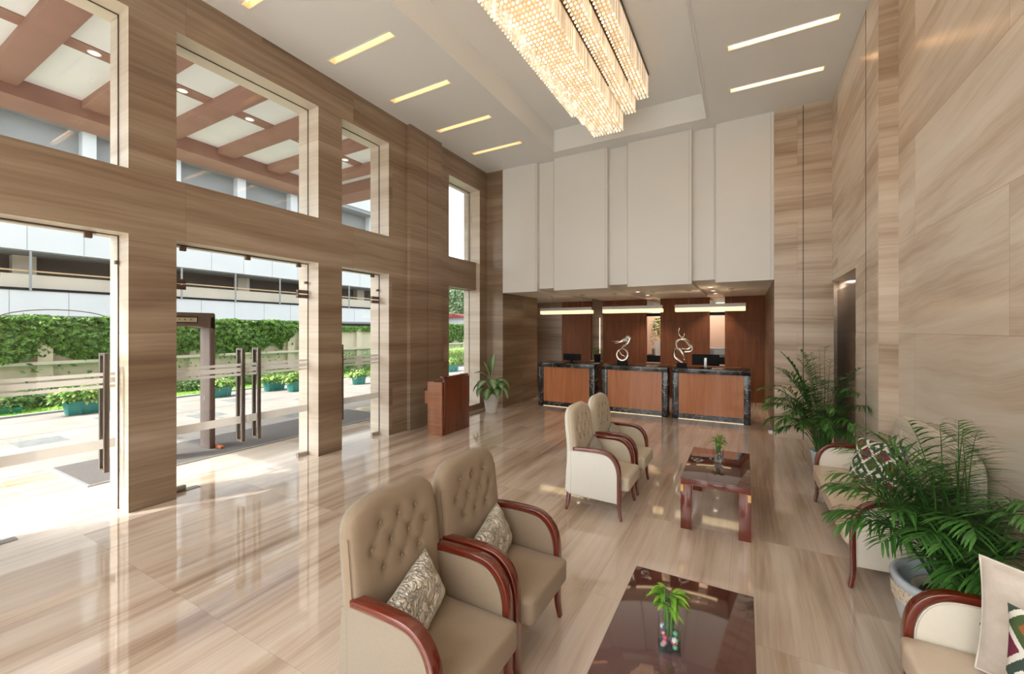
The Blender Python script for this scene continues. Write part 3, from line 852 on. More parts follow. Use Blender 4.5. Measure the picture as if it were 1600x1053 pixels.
def chandelier():
    t = thing('crystal_chandelier', 'long stepped rectangular crystal chandelier glowing in the ceiling tray', 'chandelier', (CHX, 0, TZ))
    bx('ceiling_plate', plain('dark bronze plate', (0.10, 0.075, 0.05), 0.4, 0.7), t, -0.71, 0.71, CY0 - 0.02, CY1 + 0.03, -0.035, 0.0)
    tiers = [(0.26, 5.50 - TZ), (0.475, 5.77 - TZ), (0.69, 5.97 - TZ)]
    inner = 0.0
    for k, (hw, z) in enumerate(tiers):
        prev = tiers[k - 1][0] if k else 0.0
        # beads of this step
        V, Fc = [], []
        step = 0.054
        ny = int((CY1 - CY0) / 0.072)
        xs = []
        x = -hw
        while x <= hw + 1e-6:
            if abs(x) > prev + 0.02 or k == 0: xs.append(x)
            x += (2 * hw) / round(2 * hw / step)
        ring = 7
        for x in xs:
            for j in range(ny + 1):
                y = CY0 + (CY1 - CY0) * j / ny
                r = 0.0195; b0 = len(V)
                V.append((x, y, z - r))
                for zz, rr in ((-0.6, 0.8), (0.15, 1.0), (0.8, 0.6)):
                    for q in range(ring):
                        a = 2 * PI * q / ring
                        V.append((x + r * rr * math.cos(a), y + r * rr * math.sin(a), z + r * zz))
                V.append((x, y, z + r))
                for q in range(ring):
                    q2 = (q + 1) % ring
                    Fc.append((b0, b0 + 1 + q2, b0 + 1 + q))
                    for s_ in (0, 1):
                        Fc.append((b0 + 1 + s_ * ring + q, b0 + 1 + s_ * ring + q2, b0 + 1 + (s_ + 1) * ring + q2, b0 + 1 + (s_ + 1) * ring + q))
                    Fc.append((b0 + 1 + 2 * ring + q, b0 + 1 + 2 * ring + q2, b0 + 2 + 3 * ring - 1))
        o = from_data('crystal_beads', V, Fc, M_CRYSTAL, t, smooth=True); o['kind'] = 'stuff'
        # hanging rods around the step
        V, Fc = [], []
        def rod(x, y, z0, z1, w=0.0065):
            b0 = len(V)
            for zz in (z0, z1):
                for dx, dy in ((-w, -w), (w, -w), (w, w), (-w, w)): V.append((x + dx, y + dy, zz))
            for q in range(4): Fc.append((b0 + q, b0 + (q + 1) % 4, b0 + 4 + (q + 1) % 4, b0 + 4 + q))
            Fc.append((b0, b0 + 3, b0 + 2, b0 + 1))
        top = -0.04 if k == 2 else tiers[k + 1][1] + 0.0
        y = CY0
        j = 0
        while y <= CY1 + 1e-6:
            tri = abs(((y - CY0) % 0.62) / 0.62 * 2 - 1)
            for sx in (-1, 1): rod(sx * hw, y, z + 0.02, top + 0.02)
            y += 0.034; j += 1
        x = -hw
        while x <= hw:
            for yy in (CY0, CY1): rod(x, yy, z + 0.02, -0.04)
            x += 0.034
        o = from_data('crystal_rods', V, Fc, M_ROD, t); o['kind'] = 'stuff'
        # lamp panel above the beads
        bm = bmesh.new()
        if k == 0: box(bm, -hw + 0.03, hw - 0.03, CY0 + 0.05, CY1 - 0.05, z + 0.10, z + 0.11)
        else:
            for s_ in (-1, 1):
                a, b = sorted((s_ * (prev + 0.02), s_ * (hw - 0.03)))
                box(bm, a, b, CY0 + 0.05, CY1 - 0.05, z + 0.10, z + 0.11)
        link_mesh('lamp_panel', bm, M_LED, t)
        # carrier frame
        bm = bmesh.new()
        for s_ in (-1, 1): box(bm, s_ * hw - 0.006, s_ * hw + 0.006, CY0, CY1, top + 0.015, top + 0.027)
        link_mesh('frame', bm, plain('champagne metal', (0.5, 0.40, 0.28), 0.3, 0.9), t)
    return t
chandelier()

# ------------------------------------------------------------------ reception counters
M_COVE = emissive('plinth light strip', (1.0, 0.80, 0.50), 0.35)
def counter(x0, x1, label, recess):
    w = x1 - x0
    t = thing('reception_counter', label, 'reception desk', (x0, 9.78, 0), 0, 'reception counters in a row')
    L = 0.125
    H = 1.105
    bx('leg', M_BLACKMARBLE, t, 0, L, 0, 0.72, 0, H - 0.10, bevel=0.003)
    bx('leg', M_BLACKMARBLE, t, w - L, w, 0, 0.72, 0, H - 0.10, bevel=0.003)
    bx('counter_top', M_BLACKMARBLE, t, 0, w, -0.002, 0.74, H - 0.10, H, bevel=0.004)
    bx('front_panel', M_COUNTER, t, L, w - L, 0.05, 0.08, 0.12, H - 0.10)
    bx('plinth', M_BLACKMARBLE, t, L, w - L, 0.03, 0.08, 0.015, 0.12)
    bx('plinth_light', M_COVE, t, L, w - L, 0.04, 0.075, 0.0, 0.012)
    bx('worktop', M_MAHOGZ, t, L, w - L, 0.30, 0.72, 0.72, 0.76)
    return t
counter(-4.65, -3.163, 'left reception counter with black marble frame, beside the marble wall', 0)
counter(-2.98, -1.488, 'middle reception counter holding the coiled silver dragon sculpture', 0)
counter(-1.395, 0.114, 'right reception counter in front of the large monitor', 0)

# ledge cabinet behind the counters
def credenza():
    t = thing('back_cabinet', 'low reddish wood cabinet along the reception back wall', 'cabinet', (0, 12.55, 0))
    bx('carcass', M_PANEL, t, -5.1, -0.1, 0.0, 0.37, 0.0, 0.90)
    bx('top', M_PANEL, t, -5.12, -0.08, -0.02, 0.37, 0.90, 0.93)
    return t
credenza()

def monitor(loc, w, h, label, stand):
    t = thing('computer_monitor', label, 'monitor', loc, 0, 'reception monitors')
    bx('screen_housing', M_BLACK, t, -w / 2, w / 2, -0.02, 0.02, 0.06, 0.06 + h, bevel=0.006)
    bx('stand', plain('silver stand', (0.55, 0.55, 0.56), 0.35, 0.5) if stand else M_BLACK, t, -0.03, 0.03, -0.045, -0.021, 0.008, 0.06 + h * 0.7, bevel=0.004)
    bx('foot', M_BLACK, t, -0.12, 0.12, -0.10, 0.10, 0.0, 0.012, bevel=0.003)
    return t
monitor((-3.86, 10.12, 1.105), 0.47, 0.17, 'low black monitor seen from behind on the left counter', False)
monitor((-0.745, 10.12, 1.105), 0.55, 0.24, 'large black monitor with silver stand on the right counter', True)

# silver sculptures
def sculpture1():
    t = thing('dragon_sculpture', 'silver ring sculpture topped by a swept dragon form, on the middle counter', 'sculpture', (-2.54, 10.0, 1.105))
    bx('base', M_BLACK, t, -0.11, 0.11, -0.08, 0.08, 0, 0.105, bevel=0.004)
    bm = bmesh.new()
    pts = [(0.125 * math.cos(a), 0.035 * math.sin(a * 0.5), 0.245 + 0.135 * math.sin(a)) for a in [R(-250 + 340 * k / 40) for k in range(41)]]
    tube(bm, pts, [0.012 + 0.020 * math.sin(PI * k / 40) for k in range(41)], 10)
    link_mesh('ring', bm, M_SILVER, t, smooth=True)
    bm = bmesh.new()
    p = smooth_path([(-0.07, 0, 0.33), (-0.02, -0.03, 0.25), (0.05, -0.03, 0.22), (0.07, 0.02, 0.165)], 6)
    tube(bm, p, 0.014, 8)
    p = smooth_path([(-0.04, 0.02, 0.37), (0.0, 0.02, 0.42), (0.09, 0.0, 0.49), (0.15, 0.0, 0.56), (0.17, 0.0, 0.63), (0.11, 0.0, 0.67), (0.06, 0.0, 0.63)], 6)
    tube(bm, p, [0.015 + 0.028 * math.sin(PI * k / (len(p) - 1)) for k in range(len(p))], 10)
    for dz, l_ in ((0.0, 0.2), (0.03, 0.26), (-0.03, 0.17), (0.05, 0.15)):
        p = smooth_path([(0.12, 0, 0.60 + dz), (0.02, 0.01, 0.585 + dz * 0.6), (-0.06, 0.0, 0.55 + dz * 0.3), (-0.02 - l_, 0, 0.535 + dz)], 5)
        tube(bm, p, [0.02 * (1 - k / len(p)) + 0.002 for k in range(len(p))], 8)
    link_mesh('dragon', bm, M_SILVER, t, smooth=True)
sculpture1()
def sculpture2():
    t = thing('ribbon_sculpture', 'tall silver looping ribbon sculpture between middle and right monitors', 'sculpture', (-1.22, 10.0, 1.105))
    bx('base', M_BLACK, t, -0.10, 0.10, -0.08, 0.08, 0, 0.105, bevel=0.004)
    P = lambda u, v, y=0.0: ((u - 1066) * 0.0146, y, (573 - v) * 0.0146)
    path = [P(1067.5, 566, 0.0), P(1062, 563, 0.03), P(1056, 558, 0.05), P(1055, 550, 0.04), P(1058, 545, 0.0), P(1063, 545.5, -0.03), P(1068, 552, -0.05), P(1070.5, 559, -0.03)]
    bm = bmesh.new()
    p = smooth_path(path, 6); tube(bm, p, [0.022 + 0.012 * math.sin(PI * k / (len(p) - 1)) for k in range(len(p))], 10)
    link_mesh('loop', bm, M_SILVER, t, smooth=True)
    bm = bmesh.new()
    p = smooth_path([P(1070, 562, 0.02), P(1067, 552, 0.04), P(1060, 543, 0.03), P(1058.5, 535, 0), P(1063, 530.5, -0.03), P(1069, 530, -0.02), P(1075, 535, 0.02), P(1078, 541, 0.04), P(1074, 545, 0.03), P(1066, 545, 0.0)], 6)
    tube(bm, p, [0.020 + 0.022 * abs(math.sin(2.2 * PI * k / (len(p) - 1))) for k in range(len(p))], 10)
    p = smooth_path([P(1070, 549, -0.03), P(1079, 548, -0.02), P(1081, 543, 0.0), P(1076, 536, 0.02), P(1068, 529, 0.0), P(1063, 524, -0.02), P(1061.5, 518, 0), P(1063, 512, 0.01)], 6)
    tube(bm, p, [0.022 * (1 - 0.8 * k / len(p)) + 0.003 for k in range(len(p))], 10)
    p = smooth_path([P(1062, 532, 0.0), P(1066, 528, 0.01), P(1069.5, 524, 0.0), P(1069.5, 520.5, 0)], 5)
    tube(bm, p, [0.014 * (1 - 0.8 * k / len(p)) + 0.002 for k in range(len(p))], 8)
    link_mesh('ribbon', bm, M_SILVER, t, smooth=True)
sculpture2()

# linear pendants over the counters
M_DIFF = emissive('warm acrylic diffuser', (1.0, 0.76, 0.42), 0.70)
M_HOUS = plain('grey white lamp housing', (0.62, 0.58, 0.55), 0.5)
def pendant(x0, x1, wires, label):
    y = 10.5
    t = thing('linear_pendant', label, 'pendant light', ((x0 + x1) / 2, y, ZS), 0, 'linear pendants over the reception')
    hx = (x1 - x0) / 2
    bx('housing', M_HOUS, t, -hx, hx, -0.05, 0.02, -0.40, -0.325)
    bx('diffuser', M_DIFF, t, -hx + 0.005, hx - 0.005, -0.05, 0.16, -0.49, -0.40, bevel=0.01)
    for w in wires:
        xx = w - (x0 + x1) / 2
        bm = bmesh.new(); tube(bm, [(xx, 0, -0.33), (xx, 0, -0.008)], 0.003, 6); link_mesh('wire', bm, M_STEEL, t)
        bm = bmesh.new(); lathe(bm, [(0.0, -0.012), (0.06, -0.012), (0.06, 0.0), (0.0, 0.0)], 16, (xx, 0)); link_mesh('canopy_disc', bm, M_STEEL, t)
    return t
pendant(-4.92, -3.46, (-4.59, -3.71), 'left linear pendant light with warm diffuser above the left counter')
pendant(-3.17, -1.71, (-2.87, -1.95), 'middle linear pendant light above the middle counter')
pendant(-1.43, 0.03, (-1.13, -0.26), 'right linear pendant light above the right counter')

# downlights in the ceiling channels
M_SPOT = emissive('downlight lens', (1.0, 0.9, 0.75), 2.5)
def downlight(x, y, z, r, label, group, power=0, mat=None):
    t = thing('downlight', label, 'ceiling light', (x, y, z), 0, group)
    bm = bmesh.new(); lathe(bm, [(r, -0.012), (r, 0.0), (r * 0.8, 0.0), (r * 0.8, -0.012)], 20, close=True)
    link_mesh('rim', bm, M_CEIL, t, smooth=False)
    bm = bmesh.new(); lathe(bm, [(0.001, -0.008), (r * 0.78, -0.008), (r * 0.78, -0.001), (0.001, -0.001)], 20)
    link_mesh('lens', bm, mat or M_SPOT, t)
    if power:
        d = bpy.data.lights.new('downlight lamp', 'SPOT'); d.energy = power; d.spot_size = R(95); d.spot_blend = 0.6; d.color = (1.0, 0.82, 0.62); d.shadow_soft_size = 0.05
        o = bpy.data.objects.new('downlight lamp', d); o.location = (0, 0, -0.03); o.parent = t; COL.objects.link(o)
    return t
for x, y, lb in ((-2.40, 11.0, 'reception downlight nearest the lobby in the middle ceiling channel'), (-2.39, 12.2, 'reception downlight at the far end of the middle ceiling channel'),
                 (-0.68, 10.6, 'first downlight of the right ceiling channel'), (-0.68, 11.6, 'second downlight of the right ceiling channel'), (-0.68, 12.5, 'third downlight of the right channel, nearest the back wall'),
                 (-4.08, 11.2, 'single downlight in the left ceiling channel')):
    downlight(x, y, ZCH, 0.06, lb, 'downlights above the reception', 32)

# things in the niches
def leaf_blade(V, Fc, base, direction, length, width, droop=0.3, segs=4, UV=None, up=None, fold=0.0):
    base = Vector(base); d = Vector(direction).normalized()
    side = d.cross(Vector((0, 0, 1)))
    if side.length < 1e-3: side = Vector((1, 0, 0))
    side.normalize()
    if up is not None:
        side = (Matrix.Rotation(up, 3, d) @ side)
    b0 = len(V)
    p = base.copy()
    for i in range(segs + 1):
        t = i / segs
        w = width * (math.sin(PI * min(1.0, 0.08 + t * 0.92)) ** 0.8) * 0.5
        if i == segs: w = 0.0005
        nrm = side.cross(d)
        V.append(tuple(p - side * w + nrm * fold * w)); V.append(tuple(p)); V.append(tuple(p + side * w + nrm * fold * w))
        if UV is not None: UV += [(0, t), (0.5, t), (1, t)]
        d = (d + Vector((0, 0, -droop / segs))).normalized()
        p = p + d * (length / segs)
    for i in range(segs):
        a = b0 + i * 3
        Fc.append((a, a + 1, a + 4, a + 3)); Fc.append((a + 1, a + 2, a + 5, a + 4))

def bushy_plant(name, label, cat, loc, pot_fn, n, hgt, spread, leaf_l, leaf_w, mat, rng, potz=0.0, group=None, stem_mat=None):
    t = thing(name, label, cat, loc, 0, group)
    pot_fn(t)
    V, Fc = [], []
    for i in range(n):
        a = rng.uniform(0, 2 * PI); h = rng.uniform(0.15, 1.0)
        r = spread * rng.uniform(0.1, 1.0) * (1 - 0.4 * h)
        leaf_blade(V, Fc, (r * math.cos(a) * 0.6, r * math.sin(a) * 0.6, potz + h * hgt), (math.cos(a), math.sin(a), rng.uniform(-0.1, 1.0)), leaf_l * rng.uniform(0.6, 1.2), leaf_w, 0.8, 3, fold=0.25)
    from_data('foliage', V, Fc, mat, t)
    return t
rng = random.Random(3)
def pot_cyl(r, h, mat, z=0):
    def f(t):
        bm = bmesh.new(); lathe(bm, [(r * 0.8, z), (r, z + h), (r * 0.9, z + h), (r * 0.85, z + h - 0.02)], 20); link_mesh('pot', bm, mat, t, smooth=False)
    return f
bushy_plant('niche_plant', 'small bright green plant in black pot beside the left light rod', 'potted plant', (-4.03, 12.92 - 0.16, 0.974 - 0.044), pot_cyl(0.10, 0.24, M_BLACK), 40, 0.22, 0.06, 0.20, 0.04, M_BAMBOO, rng, 0.22)
bx('light_rod', emissive('vertical light rod', (1.0, 0.86, 0.66), 0.9), None, -4.03, -4.01, 12.99, 13.01, 1.2, 2.33)
tag(bpy.data.objects['light_rod'], 'thin vertical light rod in the left wall slot', 'light')
bx('display_box', M_BLACK, None, -2.66, -2.10, YW + 0.05, YW + 0.70, 0.0, 1.17)
tag(bpy.data.objects['display_box'], 'black display box at the foot of the middle wall slot', 'box')
bushy_plant('orchid_pot', 'leafy plant in white vase on the black box in middle slot', 'potted plant', (-2.29, 13.22, 1.17), pot_cyl(0.10, 0.42, M_WHITEPOT), 60, 0.7, 0.16, 0.20, 0.09, M_PLANTERLEAF, rng, 0.42)
bushy_plant('vine_column', 'trailing pale green plant behind the white vase in middle slot', 'potted plant', (-2.49, 13.62, 1.16), pot_cyl(0.05, 0.2, M_GREYCONC), 70, 0.95, 0.09, 0.13, 0.05, leaf_mat('pale glassy leaf', (0.15, 0.32, 0.22), (0.45, 0.62, 0.5)), rng, 0.15)
def office_shelf():
    t = thing('office_printer', 'grey blue machine seen through the right wall slot', 'printer', (-0.66, 13.5, 0.97 - 0.97))
    bx('cabinet', M_BLACK, t, -0.4, 0.4, -0.2, 0.25, 0.0, 1.16)
    bx('body', plain('blue grey plastic', (0.22, 0.27, 0.32), 0.4), t, -0.36, 0.36, -0.18, 0.2, 1.16, 1.42, bevel=0.01)
    bx('paper_tray', plain('pale grey plastic', (0.36, 0.40, 0.42), 0.4), t, -0.1, 0.3, -0.2, -0.17, 1.24, 1.36)
office_shelf()

# ------------------------------------------------------------------ seating
def arm_path(sl=0.0):
    return [(-0.205, 0.675), (-0.10, 0.682), (0.02, 0.684), (0.10, 0.682), (0.16, 0.672), (0.205, 0.648), (0.243, 0.61), (0.268, 0.565), (0.283, 0.51), (0.290, 0.44), (0.291, 0.34), (0.289, 0.25), (0.287, 0.17), (0.289, 0.10), (0.298, 0.04), (0.306, 0.0)]
def arm_side_poly():
    top = [(-0.20, 0.655), (0.02, 0.663), (0.10, 0.660), (0.15, 0.652), (0.19, 0.632), (0.226, 0.596), (0.25, 0.55), (0.264, 0.50), (0.270, 0.44), (0.270, 0.17)]
    return top + [(-0.24, 0.185), (-0.285, 0.205), (-0.295, 0.26), (-0.285, 0.45), (-0.27, 0.64), (-0.20, 0.655)][:-1]

def back_solid(name, hw, z0, zshoulder, ztop, xr, xf, mats, parent, buttons, depth=0.016, crease=True, nu=44, nv=52, flat=2.4, thick_fn=None, outer_mat=True):
    """padded back: xr(z) rear surface, xf(z) front surface; buttons = [(y,z)]"""
    V, Fc, mi = [], [], []
    def ztopf(u): return zshoulder + (ztop - zshoulder) * max(0.0, 1 - abs(u) ** flat) ** (1 / flat)
    def pt(u, v, side):
        y = u * hw
        zt = ztopf(u * 0.999)
        z = z0 + v * (zt - z0)
        e = max(0.0, 1 - abs(u) ** 7) ** (1 / 3.0)
        ev = max(0.0, 1 - max(0.0, v) ** 12) ** (1 / 3.0)
        k = min(e, 1) * ev
        r, f = xr(z), xf(z)
        mid = r + (f - r) * 0.45
        if side:
            x = mid + (f - mid) * k
            dsum = 0.0
            for (by, bz) in buttons:
                d2 = ((y - by) ** 2 + (z - bz) ** 2)
                dsum += depth * math.exp(-d2 / (2 * 0.020 ** 2)) + depth * 0.45 * math.exp(-d2 / (2 * 0.05 ** 2))
            if crease:
                for (p, q) in creases(buttons):
                    ax, ay = p; bx_, by_ = q
                    L2 = (bx_ - ax) ** 2 + (by_ - ay) ** 2
                    tt = max(0, min(1, ((y - ax) * (bx_ - ax) + (z - ay) * (by_ - ay)) / L2))
                    dd = math.hypot(y - ax - tt * (bx_ - ax), z - ay - tt * (by_ - ay))
                    dsum += depth * 0.35 * math.exp(-(dd / 0.010) ** 2)
            x -= dsum
        else:
            x = mid + (r - mid) * k
        return (x, y, z)
    for side in (1, 0):
        for j in range(nv + 1):
            for i in range(nu + 1):
                V.append(pt(-1 + 2 * i / nu, j / nv, side))
    N = (nu + 1) * (nv + 1)
    for s_ in (0, 1):
        for j in range(nv):
            for i in range(nu):
                a = s_ * N + j * (nu + 1) + i
                f = (a, a + 1, a + nu + 2, a + nu + 1)
                Fc.append(f if s_ == 0 else f[::-1]); mi.append(s_ if outer_mat else 0)
    for j in range(nv):
        a = j * (nu + 1); Fc.append((a, a + nu + 1, N + a + nu + 1, N + a)); mi.append(1 if outer_mat else 0)
        a = j * (nu + 1) + nu; Fc.append((a + nu + 1, a, N + a, N + a + nu + 1)); mi.append(1 if outer_mat else 0)
    for i in range(nu):
        a = i; Fc.append((a + 1, a, N + a, N + a + 1)); mi.append(0)
        a = nv * (nu + 1) + i; Fc.append((a, a + 1, N + a + 1, N + a)); mi.append(0)
    bm = bmesh.new()
    vs_ = [bm.verts.new(v) for v in V]
    for f, m_ in zip(Fc, mi):
        try: bm.faces.new([vs_[q] for q in f]).material_index = m_
        except ValueError: pass
    bmesh.ops.remove_doubles(bm, verts=bm.verts[:], dist=0.0004)
    return link_mesh(name, bm, mats, parent, smooth=True)

def creases(buttons):
    out = []
    for i, a in enumerate(buttons):
        for b in buttons[i + 1:]:
            if 0.03 < abs(a[1] - b[1]) < 0.16 and 0.03 < abs(a[0] - b[0]) < 0.12: out.append((a, b))
    return out

def sphere_flat(bm, c, r, axis_scale=(0.5, 1, 1), n=8):
    m = Matrix.Translation(c) @ Matrix.Diagonal((*axis_scale, 1))
    bmesh.ops.create_uvsphere(bm, u_segments=n * 2, v_segments=n, radius=r, matrix=m)

def cushion_block(name, x0, x1, y0, y1, z0, z1, mat, parent, bulge=0.02, r=0.035, n=14):
    """soft seat cushion with rounded edges and a crowned top"""
    V = []; bm = bmesh.new()
    bmesh.ops.create_grid(bm, x_segments=1, y_segments=1, size=0.5)
    bm.free(); bm = bmesh.new()
    bmesh.ops.create_cube(bm, size=2)
    bmesh.ops.subdivide_edges(bm, edges=bm.edges[:], cuts=n, use_grid_fill=True)
    hx, hy, hz = (x1 - x0) / 2, (y1 - y0) / 2, (z1 - z0) / 2
    c = Vector(((x0 + x1) / 2, (y0 + y1) / 2, (z0 + z1) / 2))
    for v in bm.verts:
        p = Vector((v.co.x * hx, v.co.y * hy, v.co.z * hz))
        q = Vector((max(-hx + r, min(hx - r, p.x)), max(-hy + r, min(hy - r, p.y)), max(-hz + r, min(hz - r, p.z))))
        d = p - q
        if d.length > 1e-6: p = q + d.normalized() * r if (abs(v.co.x) > .999 or abs(v.co.y) > .999 or abs(v.co.z) > .999) else p
        if v.co.z > 0: p.z += bulge * (1 - (v.co.x) ** 2) * (1 - v.co.y ** 2)
        v.co = p + c
    return link_mesh(name, bm, mat, parent, smooth=True)

ROWS3 = [[-0.13, 0.0, 0.13], [-0.195, -0.065, 0.065, 0.195], [-0.13, 0.0, 0.13]]
def armchair(name, label, loc, m_in, m_out, m_btn, m_pipe, group):
    t = thing(name, label, 'armchair', loc, 0, group)
    W2 = 0.325
    xr = lambda z: -0.322 + 0.024 * math.sin(min(1, max(0, (z - 0.2) / 0.48)) * PI / 2) - 0.055 * max(0, (z - 0.66) / 0.48) ** 1.3
    xf = lambda z: -0.135 - 0.075 * max(0, (z - 0.42) / 0.7)
    btn = [(y, z) for row, z in zip(ROWS3, (0.975, 0.865, 0.755)) for y in row]
    bk = back_solid('backrest', 0.322, 0.20, 0.93, 1.115, xr, xf, [m_in, m_out], t, btn, flat=3.0)
    for (y, z) in btn:
        bm = bmesh.new(); sphere_flat(bm, (xf(z) - 0.016, y, z), 0.0105, (0.6, 1, 1), 5)
        link_mesh('button', bm, m_btn, bk, smooth=True)
    for s_ in (-1, 1):
        bm = bmesh.new()
        p = [(xr(z) + 0.73 * (xf(z) - xr(z)), s_ * 0.3165, z) for z in [0.60 + 0.36 * k / 14 for k in range(15)]]
        tube(bm, p, 0.002, 6); link_mesh('piping', bm, m_pipe, bk, smooth=True)
    for s_ in (-1, 1):
        path = arm_path()
        wd = [0.032] * 12 + [0.034, 0.032, 0.028, 0.024]
        y0, y1 = sorted((s_ * (W2 + 0.004), s_ * (W2 - 0.058)))
        # tapered leg at the foot
        bm = bmesh.new(); ribbon(bm, smooth_path([(a, b) for a, b in path], 3), [0.034 - 0.010 * max(0, (k - 33) / 12) for k in range(46)], y0, y1)
        for v in bm.verts:
            if v.co.z < 0.17:
                k = (0.17 - v.co.z) / 0.17; ym = s_ * (W2 - 0.02)
                v.co.y = ym + (v.co.y - ym) * (1 - 0.35 * k)
        link_mesh('arm_rail', bm, M_MAHOG, t, bevel=0.005, seg=2)
        bm = bmesh.new()
        a, b = sorted((s_ * (W2 - 0.004), s_ * (W2 - 0.052)))
        prism(bm, arm_side_poly(), a, b)
        sp_ = link_mesh('side_panel', bm, m_out, t, bevel=0.008, seg=2)
        bm = bmesh.new(); a, b = sorted((s_ * (W2 - 0.052), s_ * (W2 - 0.0535)))
        prism(bm, [(-0.17, 0.30)] + [(-0.17, 0.654)] + arm_side_poly()[1:10], a, b)
        link_mesh('inner_panel', bm, m_in, t)
        for yy in (s_ * (W2 - 0.002), s_ * (W2 - 0.055)):
            bm = bmesh.new()
            p = [(a_ - 0.003, yy, b_ + 0.0) for a_, b_ in arm_side_poly()[0:10]]
            tube(bm, smooth_path(p, 3), 0.0035, 6); link_mesh('piping', bm, m_in, sp_, smooth=True)
        # rear leg
        bm = bmesh.new()
        ribbon(bm, [(-0.262, 0.21), (-0.268, 0.14), (-0.28, 0.06), (-0.292, 0.0)], [0.045, 0.040, 0.032, 0.026], s_ * 0.285 - 0.02, s_ * 0.285 + 0.02)
        link_mesh('leg', bm, M_MAHOG, t, bevel=0.003)
    cushion_block('seat', -0.175, 0.375, -0.266, 0.266, 0.285, 0.435, m_in, t, 0.015, 0.03)
    bm = bmesh.new(); box(bm, -0.25, 0.275, -0.27, 0.27, 0.165, 0.29)
    link_mesh('seat_frame', bm, m_in, t, bevel=0.01)
    return t
YA, YBc, YC, YD = 1.66, 2.345, 4.555, 5.33
chA = armchair('armchair', 'nearest taupe tufted wingless armchair with mahogany arms, bottom left of the seating', (-1.40, YA, 0), M_TAN, M_TAN2, M_BUTTON, M_PIPING_D, 'taupe armchairs facing the near table')
again(chA, (-1.40, YBc, 0), 'second taupe tufted armchair, directly behind the nearest one', group='taupe armchairs facing the near table')
chC = armchair('armchair', 'ivory armchair with white side panel fully visible, at the far table', (-1.40, YC, 0), M_CREAM, M_IVORY, M_BUTTON_C, M_PIPING, 'ivory armchairs facing the far table')
again(chC, (-1.40, YD, 0), 'ivory armchair nearest the reception, behind its twin', group='ivory armchairs facing the far table')

def pillow(name, label, w, h, th, mat, loc, rot, cat='cushion', group=None, n=26, ruffle=0.0, pipe=None):
    V, Fc, UV = [], [], []
    rng_ = random.Random(int(w * 1000 + h * 100))
    for s_ in (1, -1):
        for j in range(n + 1):
            for i in range(n + 1):
                u, v = -1 + 2 * i / n, -1 + 2 * j / n
                pinch = 1 - 0.07 * (1 - v * v) * 1.0
                pinch2 = 1 - 0.07 * (1 - u * u)
                x = u * w / 2 * pinch; y = v * h / 2 * pinch2
                k = (max(0, 1 - u ** 4) * max(0, 1 - v ** 4)) ** 0.55
                z = s_ * th / 2 * k
                z += s_ * ruffle * k * math.sin(9 * u + 5 * v * v) * math.sin(7 * v + 3 * u)
                V.append((x, y, z)); UV.append((i / n, j / n))
    N = (n + 1) ** 2
    for s_ in (0, 1):
        for j in range(n):
            for i in range(n):
                a = s_ * N + j * (n + 1) + i
                f = (a, a + 1, a + n + 2, a + n + 1)
                Fc.append(f if s_ == 0 else f[::-1])
    for i in range(n):
        for (a, b) in ((i, i + 1), ):
            Fc.append((b, a, N + a, N + b))
            a2, b2 = n * (n + 1) + i, n * (n + 1) + i + 1
            Fc.append((a2, b2, N + b2, N + a2))
            a3, b3 = i * (n + 1), (i + 1) * (n + 1)
            Fc.append((a3, b3, N + b3, N + a3))
            a4, b4 = i * (n + 1) + n, (i + 1) * (n + 1) + n
            Fc.append((b4, a4, N + a4, N + b4))
    o = from_data(name, V, Fc, mat, None, True, UV)
    o.location = loc
    o.rotation_euler = rot
    tag(o, label, cat, group)
    if pipe:
        bm = bmesh.new()
        pts = []
        for k in range(4 * n):
            q, r_ = divmod(k, n)
            s0 = -1 + 2 * r_ / n
            u, v = [(s0, -1), (1, s0), (-s0, 1), (-1, -s0)][q]
            pts.append((u * w / 2 * (1 - 0.07 * (1 - v * v)), v * h / 2 * (1 - 0.07 * (1 - u * u)), 0))
        pts.append(pts[0])
        tube(bm, pts, 0.005, 6, False)
        link_mesh('piping', bm, pipe, o, smooth=True)
    return o
# lumbar cushions: local x across the chair (world Y), local y up, local z forward (+X)
def lumbar(cy, lbl, mat, rx=0.0, z=0.56, x=-1.40 - 0.05, twist=R(12), w=0.48, h=0.28):
    o = pillow('lumbar_cushion', lbl, w, h, 0.13, mat, (x, cy, z), (0, 0, 0), ruffle=0.006)
    # basis: columns = local axes in world
    lean = R(20)
    zx = Vector((math.cos(lean), 0, math.sin(lean)))
    yy = Vector((-math.sin(lean), 0, math.cos(lean)))
    xx = yy.cross(zx)
    M = Matrix((xx, yy, zx)).transposed()
    M = Matrix.Rotation(rx, 3, zx) @ Matrix.Rotation(twist, 3, 'Z') @ M
    o.rotation_euler = M.to_euler()
    return o
lumbar(YA - 0.05, 'crushed silver lumbar cushion propped on the nearest taupe armchair', M_CRUSH, R(9), z=0.57)
lumbar(YBc + 0.02, 'crushed silver lumbar cushion on the second taupe armchair', M_CRUSH, R(6))
lumbar(YC + 0.02, 'cream lumbar cushion on the nearer ivory armchair', M_CRUSHC, R(4))
lumbar(YD + 0.02, 'cream lumbar cushion on the ivory armchair nearest the reception', M_CRUSHC, R(4))

